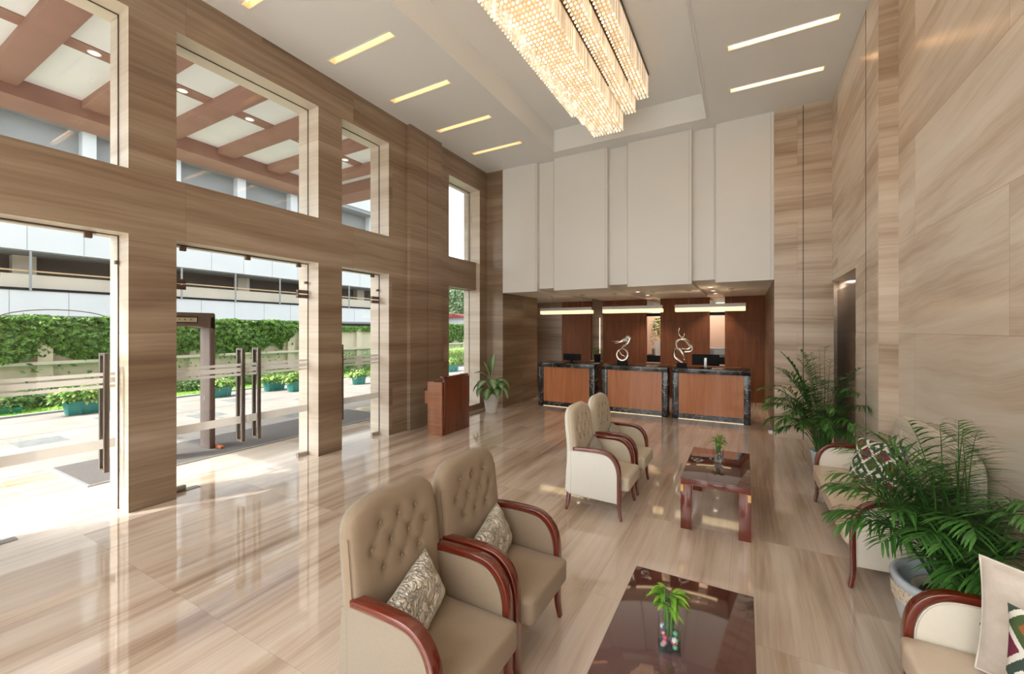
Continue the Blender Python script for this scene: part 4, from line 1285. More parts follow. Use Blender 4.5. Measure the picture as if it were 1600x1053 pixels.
def sofa(name, label, y0, y1, x_front=0.70, x_back=1.47):
    """sofa against the right wall, facing -X; local origin at its floor centre"""
    cy = (y0 + y1) / 2; hl = (y1 - y0) / 2
    t = thing(name, label, 'sofa', (0, cy, 0), 0, 'two seat sofas along the marble wall')
    X = lambda lx: x_front + (0.306 - lx) * 1.0       # mirror the armchair profile: local +x (front) -> -X world
    s0 = 1.0
    yE = hl
    for s_ in (-1, 1):
        pth = [(X(a) , b) for a, b in arm_path()]
        pth[0] = (x_back - 0.16, 0.66); pth.insert(1, (X(-0.1) , 0.672))
        pth = [(x_back - 0.14, 0.655), (X(-0.15), 0.668)] + [(X(a), b * 0.97) for a, b in arm_path()[2:]]
        sp = smooth_path(pth, 3)
        y0_, y1_ = sorted((s_ * (yE + 0.0), s_ * (yE - 0.06)))
        bm = bmesh.new(); ribbon(bm, sp, [0.036 - 0.010 * max(0, (k - len(sp) + 12) / 12) for k in range(len(sp))], y0_, y1_)
        link_mesh('arm_rail', bm, M_MAHOG, t, bevel=0.005)
        poly = [(X(a), b * 0.97) for a, b in arm_side_poly()[1:10]]
        poly = [(x_back - 0.01, 0.635)] + poly + [(x_back - 0.01, 0.19)]
        a, b = sorted((s_ * (yE - 0.008), s_ * (yE - 0.054)))
        bm = bmesh.new(); prism(bm, poly, a, b); sp_ = link_mesh('side_panel', bm, M_LEATHER, t, bevel=0.008)
        for yy in (s_ * (yE - 0.006), s_ * (yE - 0.056)):
            bm = bmesh.new()
            p = [(a_ + 0.004, yy, b_) for a_, b_ in poly[1:-1]]
            tube(bm, smooth_path(p, 3), 0.004, 6); link_mesh('piping', bm, M_LEATHER, sp_, smooth=True)
        bm = bmesh.new()
        ribbon(bm, [(x_back - 0.05, 0.2), (x_back - 0.045, 0.1), (x_back - 0.035, 0.0)], [0.045, 0.036, 0.028], s_ * (yE - 0.04) - 0.02, s_ * (yE - 0.04) + 0.02)
        link_mesh('leg', bm, M_MAHOG, t)
    cushion_block('seat', x_front - 0.03, x_back - 0.15, -yE + 0.062, yE - 0.062, 0.29, 0.435, M_SEATLEATHER, t, 0.012, 0.035, 18)
    bm = bmesh.new(); box(bm, x_front + 0.045, x_back - 0.02, -yE + 0.06, yE - 0.06, 0.17, 0.295); link_mesh('seat_frame', bm, M_LEATHER, t, bevel=0.012)
    # tufted back (built facing +x then mirrored)
    zs = [0.95, 0.85, 0.75]
    btn = []
    for r_, z in enumerate(zs):
        k = -yE + (0.16 if r_ % 2 else 0.24)
        while k < yE - 0.12: btn.append((k, z)); k += 0.17
    xr = lambda z: 0.0
    xf = lambda z: 0.17 - 0.05 * max(0, (z - 0.4) / 0.7)
    o = back_solid('backrest', yE - 0.02, 0.30, 0.93, 1.11, xr, xf, [M_LEATHER, M_LEATHER], t, btn, depth=0.014, nu=90, nv=40, flat=3.0)
    for v in o.data.vertices: v.co.x = x_back - v.co.x
    o.data.flip_normals()
    for (y, z) in btn:
        bm = bmesh.new(); sphere_flat(bm, (x_back - xf(z) + 0.012, y, z), 0.011, (0.6, 1, 1), 5)
        link_mesh('button', bm, M_LEATHER, o, smooth=True)
    bx('rear_board', plain('dark brown backing cloth', (0.045, 0.028, 0.02), 0.85), t, x_back - 0.105, x_back, -yE + 0.001, yE - 0.001, 0.22, 0.72)  # dark brown slab between the backrest and the wall
    return t
sofa('sofa', 'ivory two seat sofa behind the nearer potted palm', 4.0, 5.86)
sofa('sofa', 'ivory sofa cut by the lower right corner, holding two cushions', 0.98, 2.84)

def wall_cushion(name, label, w, h, mat, cx, cy, cz, yaw, lean, roll, pipe=None, th=0.15):
    o = pillow(name, label, w, h, th, mat, (cx, cy, cz), (0, 0, 0), pipe=pipe)
    zx = Vector((-math.cos(lean), 0, math.sin(lean)))       # faces -X and a bit up
    yy = Vector((math.sin(lean), 0, math.cos(lean)))
    xx = yy.cross(zx)
    M = Matrix((xx, yy, zx)).transposed()
    M = Matrix.Rotation(yaw, 3, 'Z') @ Matrix.Rotation(roll, 3, zx) @ M
    o.rotation_euler = M.to_euler()
    return o
wall_cushion('patterned_cushion', 'green and maroon diamond ikat cushion on the sofa behind the palm', 0.46, 0.44, M_IKAT, 1.13, 5.32, 0.645, R(38), R(22), R(3))
wall_cushion('velvet_cushion', 'blush cream velvet cushion leaning on the nearest sofa', 0.50, 0.48, M_VELVET, 1.10, 2.50, 0.70, R(45), R(12), R(4), pipe=plain('cream cord', (0.7, 0.64, 0.56), 0.7))
wall_cushion('patterned_cushion', 'dark diamond ikat cushion cut by the right edge on the nearest sofa', 0.42, 0.40, M_IKAT, 1.06, 2.29, 0.65, R(45), R(14), R(2))

# ------------------------------------------------------------------ coffee tables
def coffee_table(label, x0, x1, y0, y1, group):
    t = thing('coffee_table', label, 'coffee table', ((x0 + x1) / 2, (y0 + y1) / 2, 0), 0, group)
    hx, hy = (x1 - x0) / 2, (y1 - y0) / 2
    bx('glass_top', M_TABLETOP, t, -hx, hx, -hy, hy, 0.488, 0.5, bevel=0.002)
    bx('table_frame', M_MAHOGZ, t, -hx + 0.002, hx - 0.002, -hy + 0.002, hy - 0.002, 0.435, 0.488, bevel=0.002)
    for sx in (-1, 1):
        for sy in (-1, 1):
            xa, xb = sorted((sx * hx * 0.996, sx * (hx - 0.10)))
            ya, yb = sorted((sy * hy * 0.996, sy * (hy - 0.10)))
            bx('leg', M_MAHOGZ, t, xa, xb, ya, yb, 0, 0.435, bevel=0.002)
            xc, xd = sorted((sx * hx * 0.998, sx * (hx - 0.028)))
            yc, yd = sorted((sy * hy * 0.999, sy * (hy - 0.028)))
            bx('corner_inlay', M_BRASS, t, xc, xd, yc, yd, 0.365, 0.432)
    return t
coffee_table('mahogany coffee table with dark glass top between ivory chairs and sofa', -0.55, 0.055, 4.40, 5.62, 'coffee tables')
coffee_table('dark glass topped coffee table cut by the bottom of the photo', -0.58, 0.045, 1.40, 2.62, 'coffee tables')

def bamboo(label, loc, rot, seed, s=1.0):
    t = thing('lucky_bamboo', label, 'potted plant', loc, rot, 'lucky bamboo on the coffee tables')
    r = random.Random(seed)
    a = 0.042 * s; h = 0.13 * s
    bm = bmesh.new()
    for (x0, x1, y0, y1) in ((-a, a, -a, -a + 0.004), (-a, a, a - 0.004, a), (-a, -a + 0.004, -a, a), (a - 0.004, a, -a, a)):
        box(bm, x0, x1, y0, y1, 0.0, h)
    box(bm, -a, a, -a, a, 0.0, 0.008)
    link_mesh('glass_vase', bm, M_GLASS, t)
    cols = [(0.55, 0.08, 0.12), (0.65, 0.22, 0.28), (0.02, 0.10, 0.30), (0.10, 0.30, 0.18), (0.30, 0.10, 0.04), (0.25, 0.40, 0.30), (0.6, 0.6, 0.58)]
    for k in range(30):
        c = cols[k % 7]
        bm = bmesh.new()
        bmesh.ops.create_icosphere(bm, subdivisions=1, radius=0.011 * s * r.uniform(0.8, 1.2), matrix=Matrix.Translation((r.uniform(-1, 1) * (a - 0.018), r.uniform(-1, 1) * (a - 0.018), 0.018 + 0.016 * (k // 7) * s)))
        link_mesh('pebble', bm, plain('pebble %d' % (k % 7), c, 0.3), t, smooth=True)
    for k in range(6):
        ang = 2 * PI * k / 6; rr = 0.014
        top = (rr * 1.6 * math.cos(ang), rr * 1.6 * math.sin(ang), (0.19 + 0.05 * r.random()) * s)
        bm = bmesh.new(); tube(bm, [(rr * math.cos(ang), rr * math.sin(ang), 0.05 * s), (rr * 1.2 * math.cos(ang), rr * 1.2 * math.sin(ang), 0.12 * s), top], 0.0055 * s, 7)
        link_mesh('stalk', bm, M_BSTALK, t, smooth=True)
        V, Fc = [], []
        for q in range(7):
            a2 = ang + r.uniform(-1.6, 1.6)
            leaf_blade(V, Fc, (top[0], top[1], top[2] - 0.05 * r.random() * s), (math.cos(a2), math.sin(a2), r.uniform(0.3, 1.6)), r.uniform(0.05, 0.09) * s, 0.018 * s, 1.5, 5, fold=0.3)
        from_data('leaves', V, Fc, M_BAMBOO, t, True)
    return t
bamboo('lucky bamboo in square glass vase with coloured pebbles, on the near table', (-0.30, 2.02, 0.501), R(12), 5, 1.12)
bamboo('lucky bamboo in glass vase on the far mahogany table', (-0.25, 5.12, 0.501), R(12), 9, 1.15)

# ------------------------------------------------------------------ palms
def frond(parent, base, ang, L, lean, droop, rng_, clampx=None, leaflet=0.24, nleaf=34, wid=0.014, clampz=0.05, clampy=None):
    """arching areca frond: rachis and leaflets in one mesh, stalk bare for the first third"""
    d = Vector((math.cos(ang) * math.sin(lean), math.sin(ang) * math.sin(lean), math.cos(lean)))
    p = Vector(base)
    pts = [p.copy()]
    n = 22
    for i in range(n):
        d = (d + Vector((math.cos(ang) * droop * 0.10 / n, math.sin(ang) * droop * 0.10 / n, -droop * (i / n) * 1.9 / n))).normalized()
        p = p + d * (L / n); pts.append(p.copy())
    V, Fc = [], []
    for i in range(n):
        r0 = 0.006 * (1 - 0.75 * i / n); r1 = 0.006 * (1 - 0.75 * (i + 1) / n)
        t = (pts[i + 1] - pts[i]).normalized(); s1 = t.cross(Vector((0, 0, 1))); s1 = s1.normalized() if s1.length > 1e-3 else Vector((1, 0, 0)); s2 = t.cross(s1)
        b0 = len(V)
        for (pp, rr) in ((pts[i], r0), (pts[i + 1], r1)):
            for q in range(4):
                V.append(tuple(pp + (s1 * math.cos(q * PI / 2) + s2 * math.sin(q * PI / 2)) * rr))
        for q in range(4): Fc.append((b0 + q, b0 + (q + 1) % 4, b0 + 4 + (q + 1) % 4, b0 + 4 + q))
    for k in range(nleaf):
        u = 0.42 + 0.58 * (k + 0.5) / nleaf
        i = min(n - 1, int(u * n)); fr = u * n - i
        pp = pts[i].lerp(pts[i + 1], fr)
        t = (pts[i + 1] - pts[i]).normalized()
        s1 = t.cross(Vector((0, 0, 1))); s1 = s1.normalized() if s1.length > 1e-3 else Vector((1, 0, 0))
        s2 = s1.cross(t)
        w = (u - 0.42) / 0.58
        ll = leaflet * (0.62 + 0.55 * math.sin(PI * min(1, w * 0.95 + 0.08))) * (1 - 0.35 * w)
        for sg in (-1, 1):
            dr = (t * (0.55 + 0.5 * w) + s1 * sg * 0.85 + s2 * 0.35 + Vector((rng_.uniform(-.22, .22), rng_.uniform(-.22, .22), rng_.uniform(-.25, .12)))).normalized()
            b1 = len(V)
            q = pp.copy(); dd = dr.copy(); seg = 4
            for j in range(seg + 1):
                tt = j / seg
                ww = wid * 0.5 * (0.35 + 1.3 * math.sin(PI * (0.12 + 0.88 * tt) ** 0.8)) if j < seg else 0.0004
                sd_ = dd.cross(Vector((0.2, 0.1, 1))).normalized()
                V.append(tuple(q - sd_ * ww)); V.append(tuple(q + sd_ * ww))
                dd = (dd + Vector((0, 0, -0.22))).normalized()
                q = q + dd * (ll / seg)
            for j in range(seg):
                a = b1 + j * 2; Fc.append((a, a + 1, a + 3, a + 2))
    if clampx is not None or clampz is not None:
        V2 = []
        for (x, y, z) in V:
            if clampx is not None and x > clampx: x = clampx - 0.02 * math.tanh((x - clampx) * 3)
            if clampy is not None and y > clampy: y = clampy - 0.02 * math.tanh((y - clampy) * 3)
            V2.append((x, y, max(z, clampz)))
        V = V2
    return from_data('frond', V, Fc, M_PALM, parent, False)

def palm(label, loc, nf, Lr, lean_r, seed, clampx, pot_fn, base_z, stem_r, leaflet, nleaf, wid, dirs=None, clampy=None):
    t = thing('potted_palm', label, 'potted palm', loc)
    pot_fn(t)
    r = random.Random(seed)
    for k in range(nf):
        ang = 2 * PI * (k * 0.618) + r.uniform(-0.25, 0.25)
        if dirs: ang = dirs(k, ang, r)
        u = (k + 0.5) / nf
        lean = lean_r[0] + (lean_r[1] - lean_r[0]) * (u ** 0.8)
        L = Lr[1] - (Lr[1] - Lr[0]) * u * r.uniform(0.6, 1.0)
        b = (stem_r * r.uniform(0.2, 1) * math.cos(ang + r.uniform(-1, 1)), stem_r * r.uniform(0.2, 1) * math.sin(ang + r.uniform(-1, 1)), base_z)
        frond(t, b, ang, L, lean, 1.1 + 0.9 * r.random() + 1.0 * u, r, clampx, leaflet, nleaf, wid, base_z * 0.5, clampy)
    for k in range(14):
        a = r.uniform(0, 2 * PI); rr = stem_r * r.uniform(0.1, 1)
        bm = bmesh.new(); tube(bm, [(rr * math.cos(a), rr * math.sin(a), base_z - 0.03), (rr * 1.15 * math.cos(a), rr * 1.15 * math.sin(a), base_z + 0.15), (rr * 1.5 * math.cos(a), rr * 1.5 * math.sin(a), base_z + r.uniform(0.25, 0.42))], [0.008, 0.007, 0.004], 6)
        link_mesh('stem', bm, M_PALMSTEM, t, smooth=True)
    return t

def big_planter(t):
    S_ = 0.91
    prof = [(0.17, 0.0), (0.20, 0.02), (0.235, 0.10), (0.27, 0.22), (0.295, 0.36), (0.30, 0.46), (0.305, 0.485), (0.295, 0.50), (0.265, 0.495), (0.262, 0.46), (0.255, 0.30), (0.24, 0.26)]
    prof = [(a, b * S_) for a, b in prof]
    bm = bmesh.new(); lathe(bm, prof, 48); link_mesh('planter', bm, M_BLUEPOT, t, smooth=True)
    # gilt relief band
    m, n, l, p = new_mat('gilt relief band'); b = NB(n, l)
    tc = n.new('ShaderNodeTexCoord'); vo = n.new('ShaderNodeTexVoronoi'); vo.inputs['Scale'].default_value = 55
    l.new(tc.outputs['Object'], vo.inputs['Vector'])
    l.new(b.ramp(vo.outputs['Distance'], [(0.25, (0.75, 0.48, 0.18)), (0.5, (0.85, 0.82, 0.76))]), p.inputs['Base Color'])
    p.inputs['Roughness'].default_value = 0.35; p.inputs['Metallic'].default_value = 0.3
    bm = bmesh.new()
    V = []
    sides = 48
    rings = [[bm.verts.new((r_ * math.cos(2 * PI * k / sides), r_ * math.sin(2 * PI * k / sides), z * 0.91)) for k in range(sides)] for r_, z in ((0.2955, 0.345), (0.2985, 0.38), (0.3015, 0.42), (0.3025, 0.445))]
    for i in range(3):
        for k in range(sides): bm.faces.new((rings[i][k], rings[i][(k + 1) % sides], rings[i + 1][(k + 1) % sides], rings[i + 1][k]))
    link_mesh('relief_band', bm, m, t, smooth=True)
    bm = bmesh.new(); lathe(bm, [(0.15, 0.25), (0.19, 0.36), (0.205, 0.38), (0.20, 0.395), (0.18, 0.39), (0.17, 0.35)], 36)
    link_mesh('nursery_pot', bm, plain('sand nursery pot', (0.55, 0.48, 0.38), 0.7), t, smooth=True)
    bm = bmesh.new(); lathe(bm, [(0.001, 0.345), (0.168, 0.345), (0.168, 0.360), (0.001, 0.360)], 24)
    link_mesh('soil', bm, M_SOIL, t)
def dirs_near(k, ang, r):
    # fewer fronds straight into the wall
    return ang if math.cos(ang) < 0.55 else (PI / 2 + r.uniform(-0.5, 0.5)) * (1 if k % 2 else -1)
palm('large areca palm in a pale blue planter between the two sofas', (1.10, 3.42, 0.0), 46, (0.60, 1.14), (R(3), R(25)), 21, 1.47 - 1.10, big_planter, 0.36, 0.11, 0.25, 24, 0.0088, dirs_near)
def plain_pot(t):
    bm = bmesh.new(); lathe(bm, [(0.12, 0.0), (0.15, 0.30), (0.155, 0.32), (0.14, 0.32), (0.135, 0.28)], 32); link_mesh('pot', bm, M_BLUEPOT, t, smooth=True)
    bm = bmesh.new(); lathe(bm, [(0.001, 0.27), (0.134, 0.27), (0.134, 0.285), (0.001, 0.285)], 24); link_mesh('soil', bm, M_SOIL, t)
palm('areca palm standing beyond the sofa before the far marble wall', (0.93, 6.95, 0.0), 44, (0.60, 1.48), (R(2), R(25)), 33, 1.30 - 0.93, plain_pot, 0.29, 0.08, 0.24, 26, 0.0105, dirs_near)

# dieffenbachia in a ribbed white pot
def dieffenbachia():
    t = thing('dumb_cane_plant', 'broad leaved variegated plant in a white textured pot by the last window', 'potted plant', (-5.20, 8.36, 0))
    bm = bmesh.new()
    prof = [(0.125, 0.0), (0.135, 0.015)] + [(0.135 + 0.055 * k / 12 + (0.004 if k % 2 else 0), 0.03 + 0.40 * k / 12) for k in range(13)] + [(0.20, 0.445), (0.205, 0.46), (0.185, 0.46), (0.18, 0.42)]
    lathe(bm, prof, 40)
    for i, v in enumerate(bm.verts):
        pass
    link_mesh('pot', bm, M_WHITEPOT, t)
    bm = bmesh.new(); lathe(bm, [(0.001, 0.41), (0.178, 0.41), (0.178, 0.43), (0.001, 0.43)], 24); link_mesh('soil', bm, M_SOIL, t)
    spec = [(R(-25), 0.50, 0.7, 0.40, 0.22, 1.5), (R(60), 0.95, 0.15, 0.42, 0.17, 0.15), (R(190), 0.80, 0.35, 0.36, 0.18, 0.35), (R(-50), 0.62, 0.8, 0.38, 0.22, 1.7), (R(-110), 0.55, 0.7, 0.34, 0.22, 1.7),
            (R(205), 0.52, 0.9, 0.40, 0.20, 1.9), (R(15), 0.65, 0.8, 0.42, 0.21, 1.8), (R(-35), 0.40, 1.0, 0.34, 0.19, 2.2), (R(-150), 0.72, 0.5, 0.38, 0.20, 1.2), (R(240), 0.38, 1.1, 0.32, 0.19, 2.3), (R(-5), 0.42, 1.3, 0.42, 0.16, 2.1), (R(-80), 0.30, 1.0, 0.32, 0.19, 2.4)]
    for k, (a, hz, out, L, w, dr) in enumerate(spec):
        d = Vector((math.cos(a), math.sin(a), 0))
        tip = Vector((0, 0, 0.40)) + d * 0.16 * out + Vector((0, 0, hz * 0.62))
        bm = bmesh.new(); tube(bm, smooth_path([(0.02 * d.x, 0.02 * d.y, 0.40), tuple(Vector((0, 0, 0.40)) + d * 0.05 * out + Vector((0, 0, hz * 0.35))), tuple(tip)], 4), 0.007, 6)
        link_mesh('stem', bm, plain('pale stem', (0.42, 0.50, 0.28), 0.5), t, smooth=True)
        V, Fc, UV = [], [], []
        leaf_blade(V, Fc, tip, (d.x * out, d.y * out, 1.1 - dr * 0.5), L, w * 1.25, dr, 8, UV, fold=0.25)
        from_data('leaf', V, Fc, M_DIEFF, t, True, UV)
dieffenbachia()

# ------------------------------------------------------------------ lectern
def lectern():
    t = thing('lectern', 'red brown wooden lectern standing by the marble pilaster', 'lectern', (-5.0, 6.49, 0))
    bx('side_panel', M_LECTERN_H, t, -0.17, 0.165, -0.43, -0.40, 0, 0.98, bevel=0.002)
    bx('side_panel', M_LECTERN_H, t, -0.17, 0.165, 0.40, 0.43, 0, 0.98, bevel=0.002)
    bx('front_panel', M_LECTERN, t, 0.125, 0.175, -0.35, 0.43, 0.0, 1.035, bevel=0.002)
    bx('front_recess', M_MAHOGZ, t, 0.11, 0.160, -0.40, -0.35, 0.0, 0.975)
    bx('base', M_LECTERN, t, -0.16, 0.12, -0.40, 0.40, 0.0, 0.06)
    bx('shelf', M_LECTERN, t, -0.16, 0.12, -0.40, 0.40, 0.5, 0.52)
    bm = bmesh.new(); prism(bm, [(-0.20, 0.93), (0.14, 1.035), (0.14, 1.06), (-0.20, 0.955)], -0.40, 0.40); link_mesh('reading_top', bm, M_MAHOGZ, t)
    bx('cap_rail', M_MAHOGZ, t, 0.10, 0.19, -0.40, 0.38, 1.035, 1.085, bevel=0.004)
    bx('side_shelf', M_LECTERN_H, t, -0.28, -0.17, -0.38, 0.1, 0.56, 0.80, bevel=0.002)
    bx('shelf_lip', M_MAHOGZ, t, -0.29, -0.17, -0.39, 0.11, 0.80, 0.84, bevel=0.002)
lectern()

# ------------------------------------------------------------------ outside: ground
def concrete_mat():
    m, n, l, p = new_mat('pale driveway concrete'); b = NB(n, l)
    g = n.new('ShaderNodeNewGeometry')
    v = b.noise(g.outputs['Position'], 0.8, 6)
    v2 = b.noise(g.outputs['Position'], 60, 3)
    l.new(b.mix(b.math('MULTIPLY', v2, 0.35), b.ramp(v, [(0.3, (0.20, 0.18, 0.16)), (0.7, (0.31, 0.285, 0.26))]), (0.35, 0.32, 0.29)), p.inputs['Base Color'])
    p.inputs['Roughness'].default_value = 0.9
    return m
M_DRIVE = concrete_mat()
bm = bmesh.new(); box(bm, -14.25, -8.45, -25, 40, -0.14, -0.012); struct(link_mesh('driveway', bm, M_DRIVE))
M_CUT = plain('grey slate inlay', (0.17, 0.18, 0.18), 0.8, noise=0.45, nscale=9)
bm = bmesh.new()
for y in (-9.9, -7.3, -4.7, -2.1, 0.5, 3.1, 5.7, 8.3, 10.9, 13.5, 16.1, 18.7):
    box(bm, -9.45, -8.85, y + 0.05, y + 0.65, -0.012, -0.010); box(bm, -12.7, -12.1, y + 0.5, y + 1.1, -0.012, -0.010); box(bm, -11.1, -10.5, y + 1.6, y + 2.2, -0.012, -0.010)
for x in (-11.6, -13.3, -9.9):
    box(bm, x - 0.025, x + 0.025, -20, 30, -0.012, -0.0105)
box(bm, -8.53, -8.46, -20, 30, -0.012, -0.009)
for y in (-7.0, -3.0, 1.0, 5.0, 9.0, 13.0, 17.0): box(bm, -14.2, -8.5, y - 0.02, y + 0.02, -0.012, -0.0107)
struct(link_mesh('driveway_inlay', bm, M_CUT))
bm = bmesh.new(); box(bm, -14.33, -14.2, -25, 40, -0.14, 0.03); struct(link_mesh('kerb', bm, M_GREYCONC))
def grass_mat():
    m, n, l, p = new_mat('lawn green'); b = NB(n, l)
    g = n.new('ShaderNodeNewGeometry')
    v = b.noise(g.outputs['Position'], 3.0, 6)
    l.new(b.ramp(v, [(0.3, (0.16, 0.33, 0.05)), (0.7, (0.38, 0.58, 0.13))]), p.inputs['Base Color'])
    p.inputs['Roughness'].default_value = 0.9
    return m
M_GRASS = grass_mat()
bm = bmesh.new(); box(bm, -16.3, -14.33, -25, 40, -0.14, 0.01); struct(link_mesh('lawn_bed', bm, M_GRASS))
rng = random.Random(11)
V, Fc = [], []
for k in range(22000):
    x = rng.uniform(-15.94, -14.34); y = rng.uniform(-1.0, 22.0)
    a = rng.uniform(0, PI); h = rng.uniform(0.03, 0.075); w = 0.008
    b0 = len(V)
    V += [(x - w * math.cos(a), y - w * math.sin(a), 0.008), (x + w * math.cos(a), y + w * math.sin(a), 0.008), (x + rng.uniform(-.02, .02), y + rng.uniform(-.02, .02), h)]
    Fc.append((b0, b0 + 1, b0 + 2))
tag(from_data('lawn_grass', V, Fc, leaf_mat('grass blade', (0.14, 0.33, 0.04), (0.36, 0.60, 0.12)), None), 'bright green grass strip between driveway and compound wall', 'grass', kind='stuff')

# far ground beyond the compound
bm = bmesh.new(); box(bm, -70, -16.3, -30, 90, -0.3, -0.10); box(bm, -16.3, 30, 40, 90, -0.3, -0.10)
struct(link_mesh('ground_beyond', bm, M_GREYCONC))

# compound wall
bm = bmesh.new()
box(bm, -16.5, -16.1, -20, 30, -0.1, 1.98)
y = -18.6
while y < 30:
    box(bm, -16.1, -15.98, y, y + 0.28, -0.1, 1.98); y += 1.7
struct(link_mesh('wall_compound', bm, M_WALLOUT))
bm = bmesh.new(); box(bm, -16.1, -15.90, -20, 30, 1.04, 1.12); struct(link_mesh('trim_12', bm, M_WALLOUT))
bm = bmesh.new(); box(bm, -16.1, -15.895, -20, 30, 1.02, 1.04); box(bm, -16.54, -16.06, -20, 30, 1.98, 2.04); struct(link_mesh('trim_13', bm, M_WALLEDGE))

def scatter_leaves(V, Fc, fn, n, size, rng_):
    for _ in range(n):
        r_ = fn(rng_)
        if r_ is None: continue
        p, nrm = r_
        nrm = (Vector(nrm) + Vector((rng_.uniform(-.7, .7), rng_.uniform(-.7, .7), rng_.uniform(-.5, .7)))).normalized()
        t = nrm.orthogonal().normalized(); t = Matrix.Rotation(rng_.uniform(0, 2 * PI), 3, nrm) @ t
        b = nrm.cross(t); s_ = size * rng_.uniform(0.6, 1.25)
        p = Vector(p); b0 = len(V)
        V += [tuple(p - t * s_), tuple(p + b * s_ * 0.45 + nrm * s_ * 0.15), tuple(p + t * s_), tuple(p - b * s_ * 0.45 + nrm * s_ * 0.15)]
        Fc.append((b0, b0 + 1, b0 + 2, b0 + 3))

# creeper over the wall top, with an uneven lower fringe
def creeper_low(y):
    return 1.18 + 0.10 * math.sin(y * 2.1) + 0.08 * math.sin(y * 5.3 + 1)
def creeper(rng_, y0, y1, n, name, label, gap=None):
    V, Fc = [], []
    def fn(r):
        y = r.uniform(y0, y1)
        lo = creeper_low(y)
        if gap and gap[0] < y < gap[1]: lo = 1.75 + 0.2 * math.sin(y * 6)
        if r.random() < 0.02: lo -= 0.7
        z = lo + (2.26 - lo) * (r.random() ** 0.9)
        bul = 0.08 + 0.10 * math.sin(PI * min(1, (z - lo) / (2.3 - lo) + 0.1)) + 0.06 * math.sin(y * 3.1 + z * 4) + 0.07 * math.sin(y * 11 + 3 * math.sin(z * 9)) * math.sin(z * 13 + 2 * math.sin(y * 7))
        if r.random() < 0.18: return ((-16.3 + r.uniform(-0.2, 0.3), y, 2.20 + r.uniform(-0.1, 0.1) + 0.04 * math.sin(y * 4)), (0.2, 0, 1))
        return ((-16.1 + bul + r.uniform(-0.03, 0.05), y, z), (1, 0, 0.25))
    scatter_leaves(V, Fc, fn, n, 0.075, rng_)
    return tag(from_data(name, V, Fc, M_CREEPER, None), label, 'creeper', kind='stuff')
rng = random.Random(5)
creeper(rng, -0.5, 5.2, 16000, 'wall_creeper', 'dense green creeper on the compound wall behind the nearest door')
creeper(rng, 5.2, 11.4, 17000, 'wall_creeper', 'green creeper on the compound wall seen through the double doors', gap=(10.1, 10.9))
creeper(rng, 19.0, 27.0, 12000, 'wall_creeper', 'green creeper at the far end seen through the last window')
V, Fc = [], []
def fn(r):
    y = r.uniform(11.4, 16); z = r.uniform(1.85, 2.1)
    if y < 12.3: z = r.uniform(0.9, 2.1)
    return ((-16.02 + r.uniform(-0.05, 0.08), y, z), (1, 0, 0.3))
scatter_leaves(V, Fc, fn, 2500, 0.05, rng)
tag(from_data('wall_creeper', V, Fc, M_CREEPER, None), 'thin creeper trailing along the bare wall by the third door', 'creeper', kind='stuff')

# low shrubs at the wall foot
labels_sh = ['low dark shrub at the wall foot, leftmost in the first door', 'low shrub at the wall foot behind the long turquoise planter', 'low shrub beside the metal detector, left', 'low shrub at the wall seen left of the door handles',
             'low shrub at the wall behind the door handles', 'low shrub at the wall right of the door handles', 'low shrub behind the pair of planters', 'round shrub left of the lone planter in the third door', 'round shrub right of the lone planter in the third door']
for k, (y, h, rr) in enumerate(((1.9, 0.5, 0.75), (3.6, 0.42, 0.8), (5.3, 0.42, 0.7), (6.8, 0.36, 0.7), (8.2, 0.38, 0.7), (9.6, 0.40, 0.7), (11.0, 0.45, 0.6), (12.7, 0.85, 0.55), (14.1, 0.9, 0.55))):
    t = thing('garden_shrub', labels_sh[k], 'shrub', (-15.45, y, 0), 0, 'shrubs along the compound wall')
    V, Fc = [], []
    def fn(r, rr=rr, h=h):
        a = r.uniform(0, 2 * PI); ph = r.uniform(0, 1); q = r.random() ** 0.4
        return ((0.36 * q * math.cos(a) * math.cos(ph), rr * q * math.sin(a) * math.cos(ph), 0.06 + h * math.sin(ph * 1.5) * q), (math.cos(a), math.sin(a), 0.7))
    scatter_leaves(V, Fc, fn, 1500, 0.05, rng)
    from_data('foliage', V, Fc, M_SHRUB, t)
    bm = bmesh.new(); tube(bm, [(0, 0, 0), (0.02, 0.03, h * 0.6)], 0.02, 6); link_mesh('stem', bm, M_SOIL, t)
# hedge seen through the last window
V, Fc = [], []
scatter_leaves(V, Fc, lambda r: ((-13.9 + r.uniform(-0.5, 0.5), r.uniform(17.0, 21), 0.05 + 0.85 * r.random() ** 0.6), (0.5, -0.5, 0.5)), 9000, 0.06, rng)
tag(from_data('clipped_hedge', V, Fc, M_PLANTERLEAF, None), 'low yellow green hedge outside the last window', 'hedge', kind='stuff')

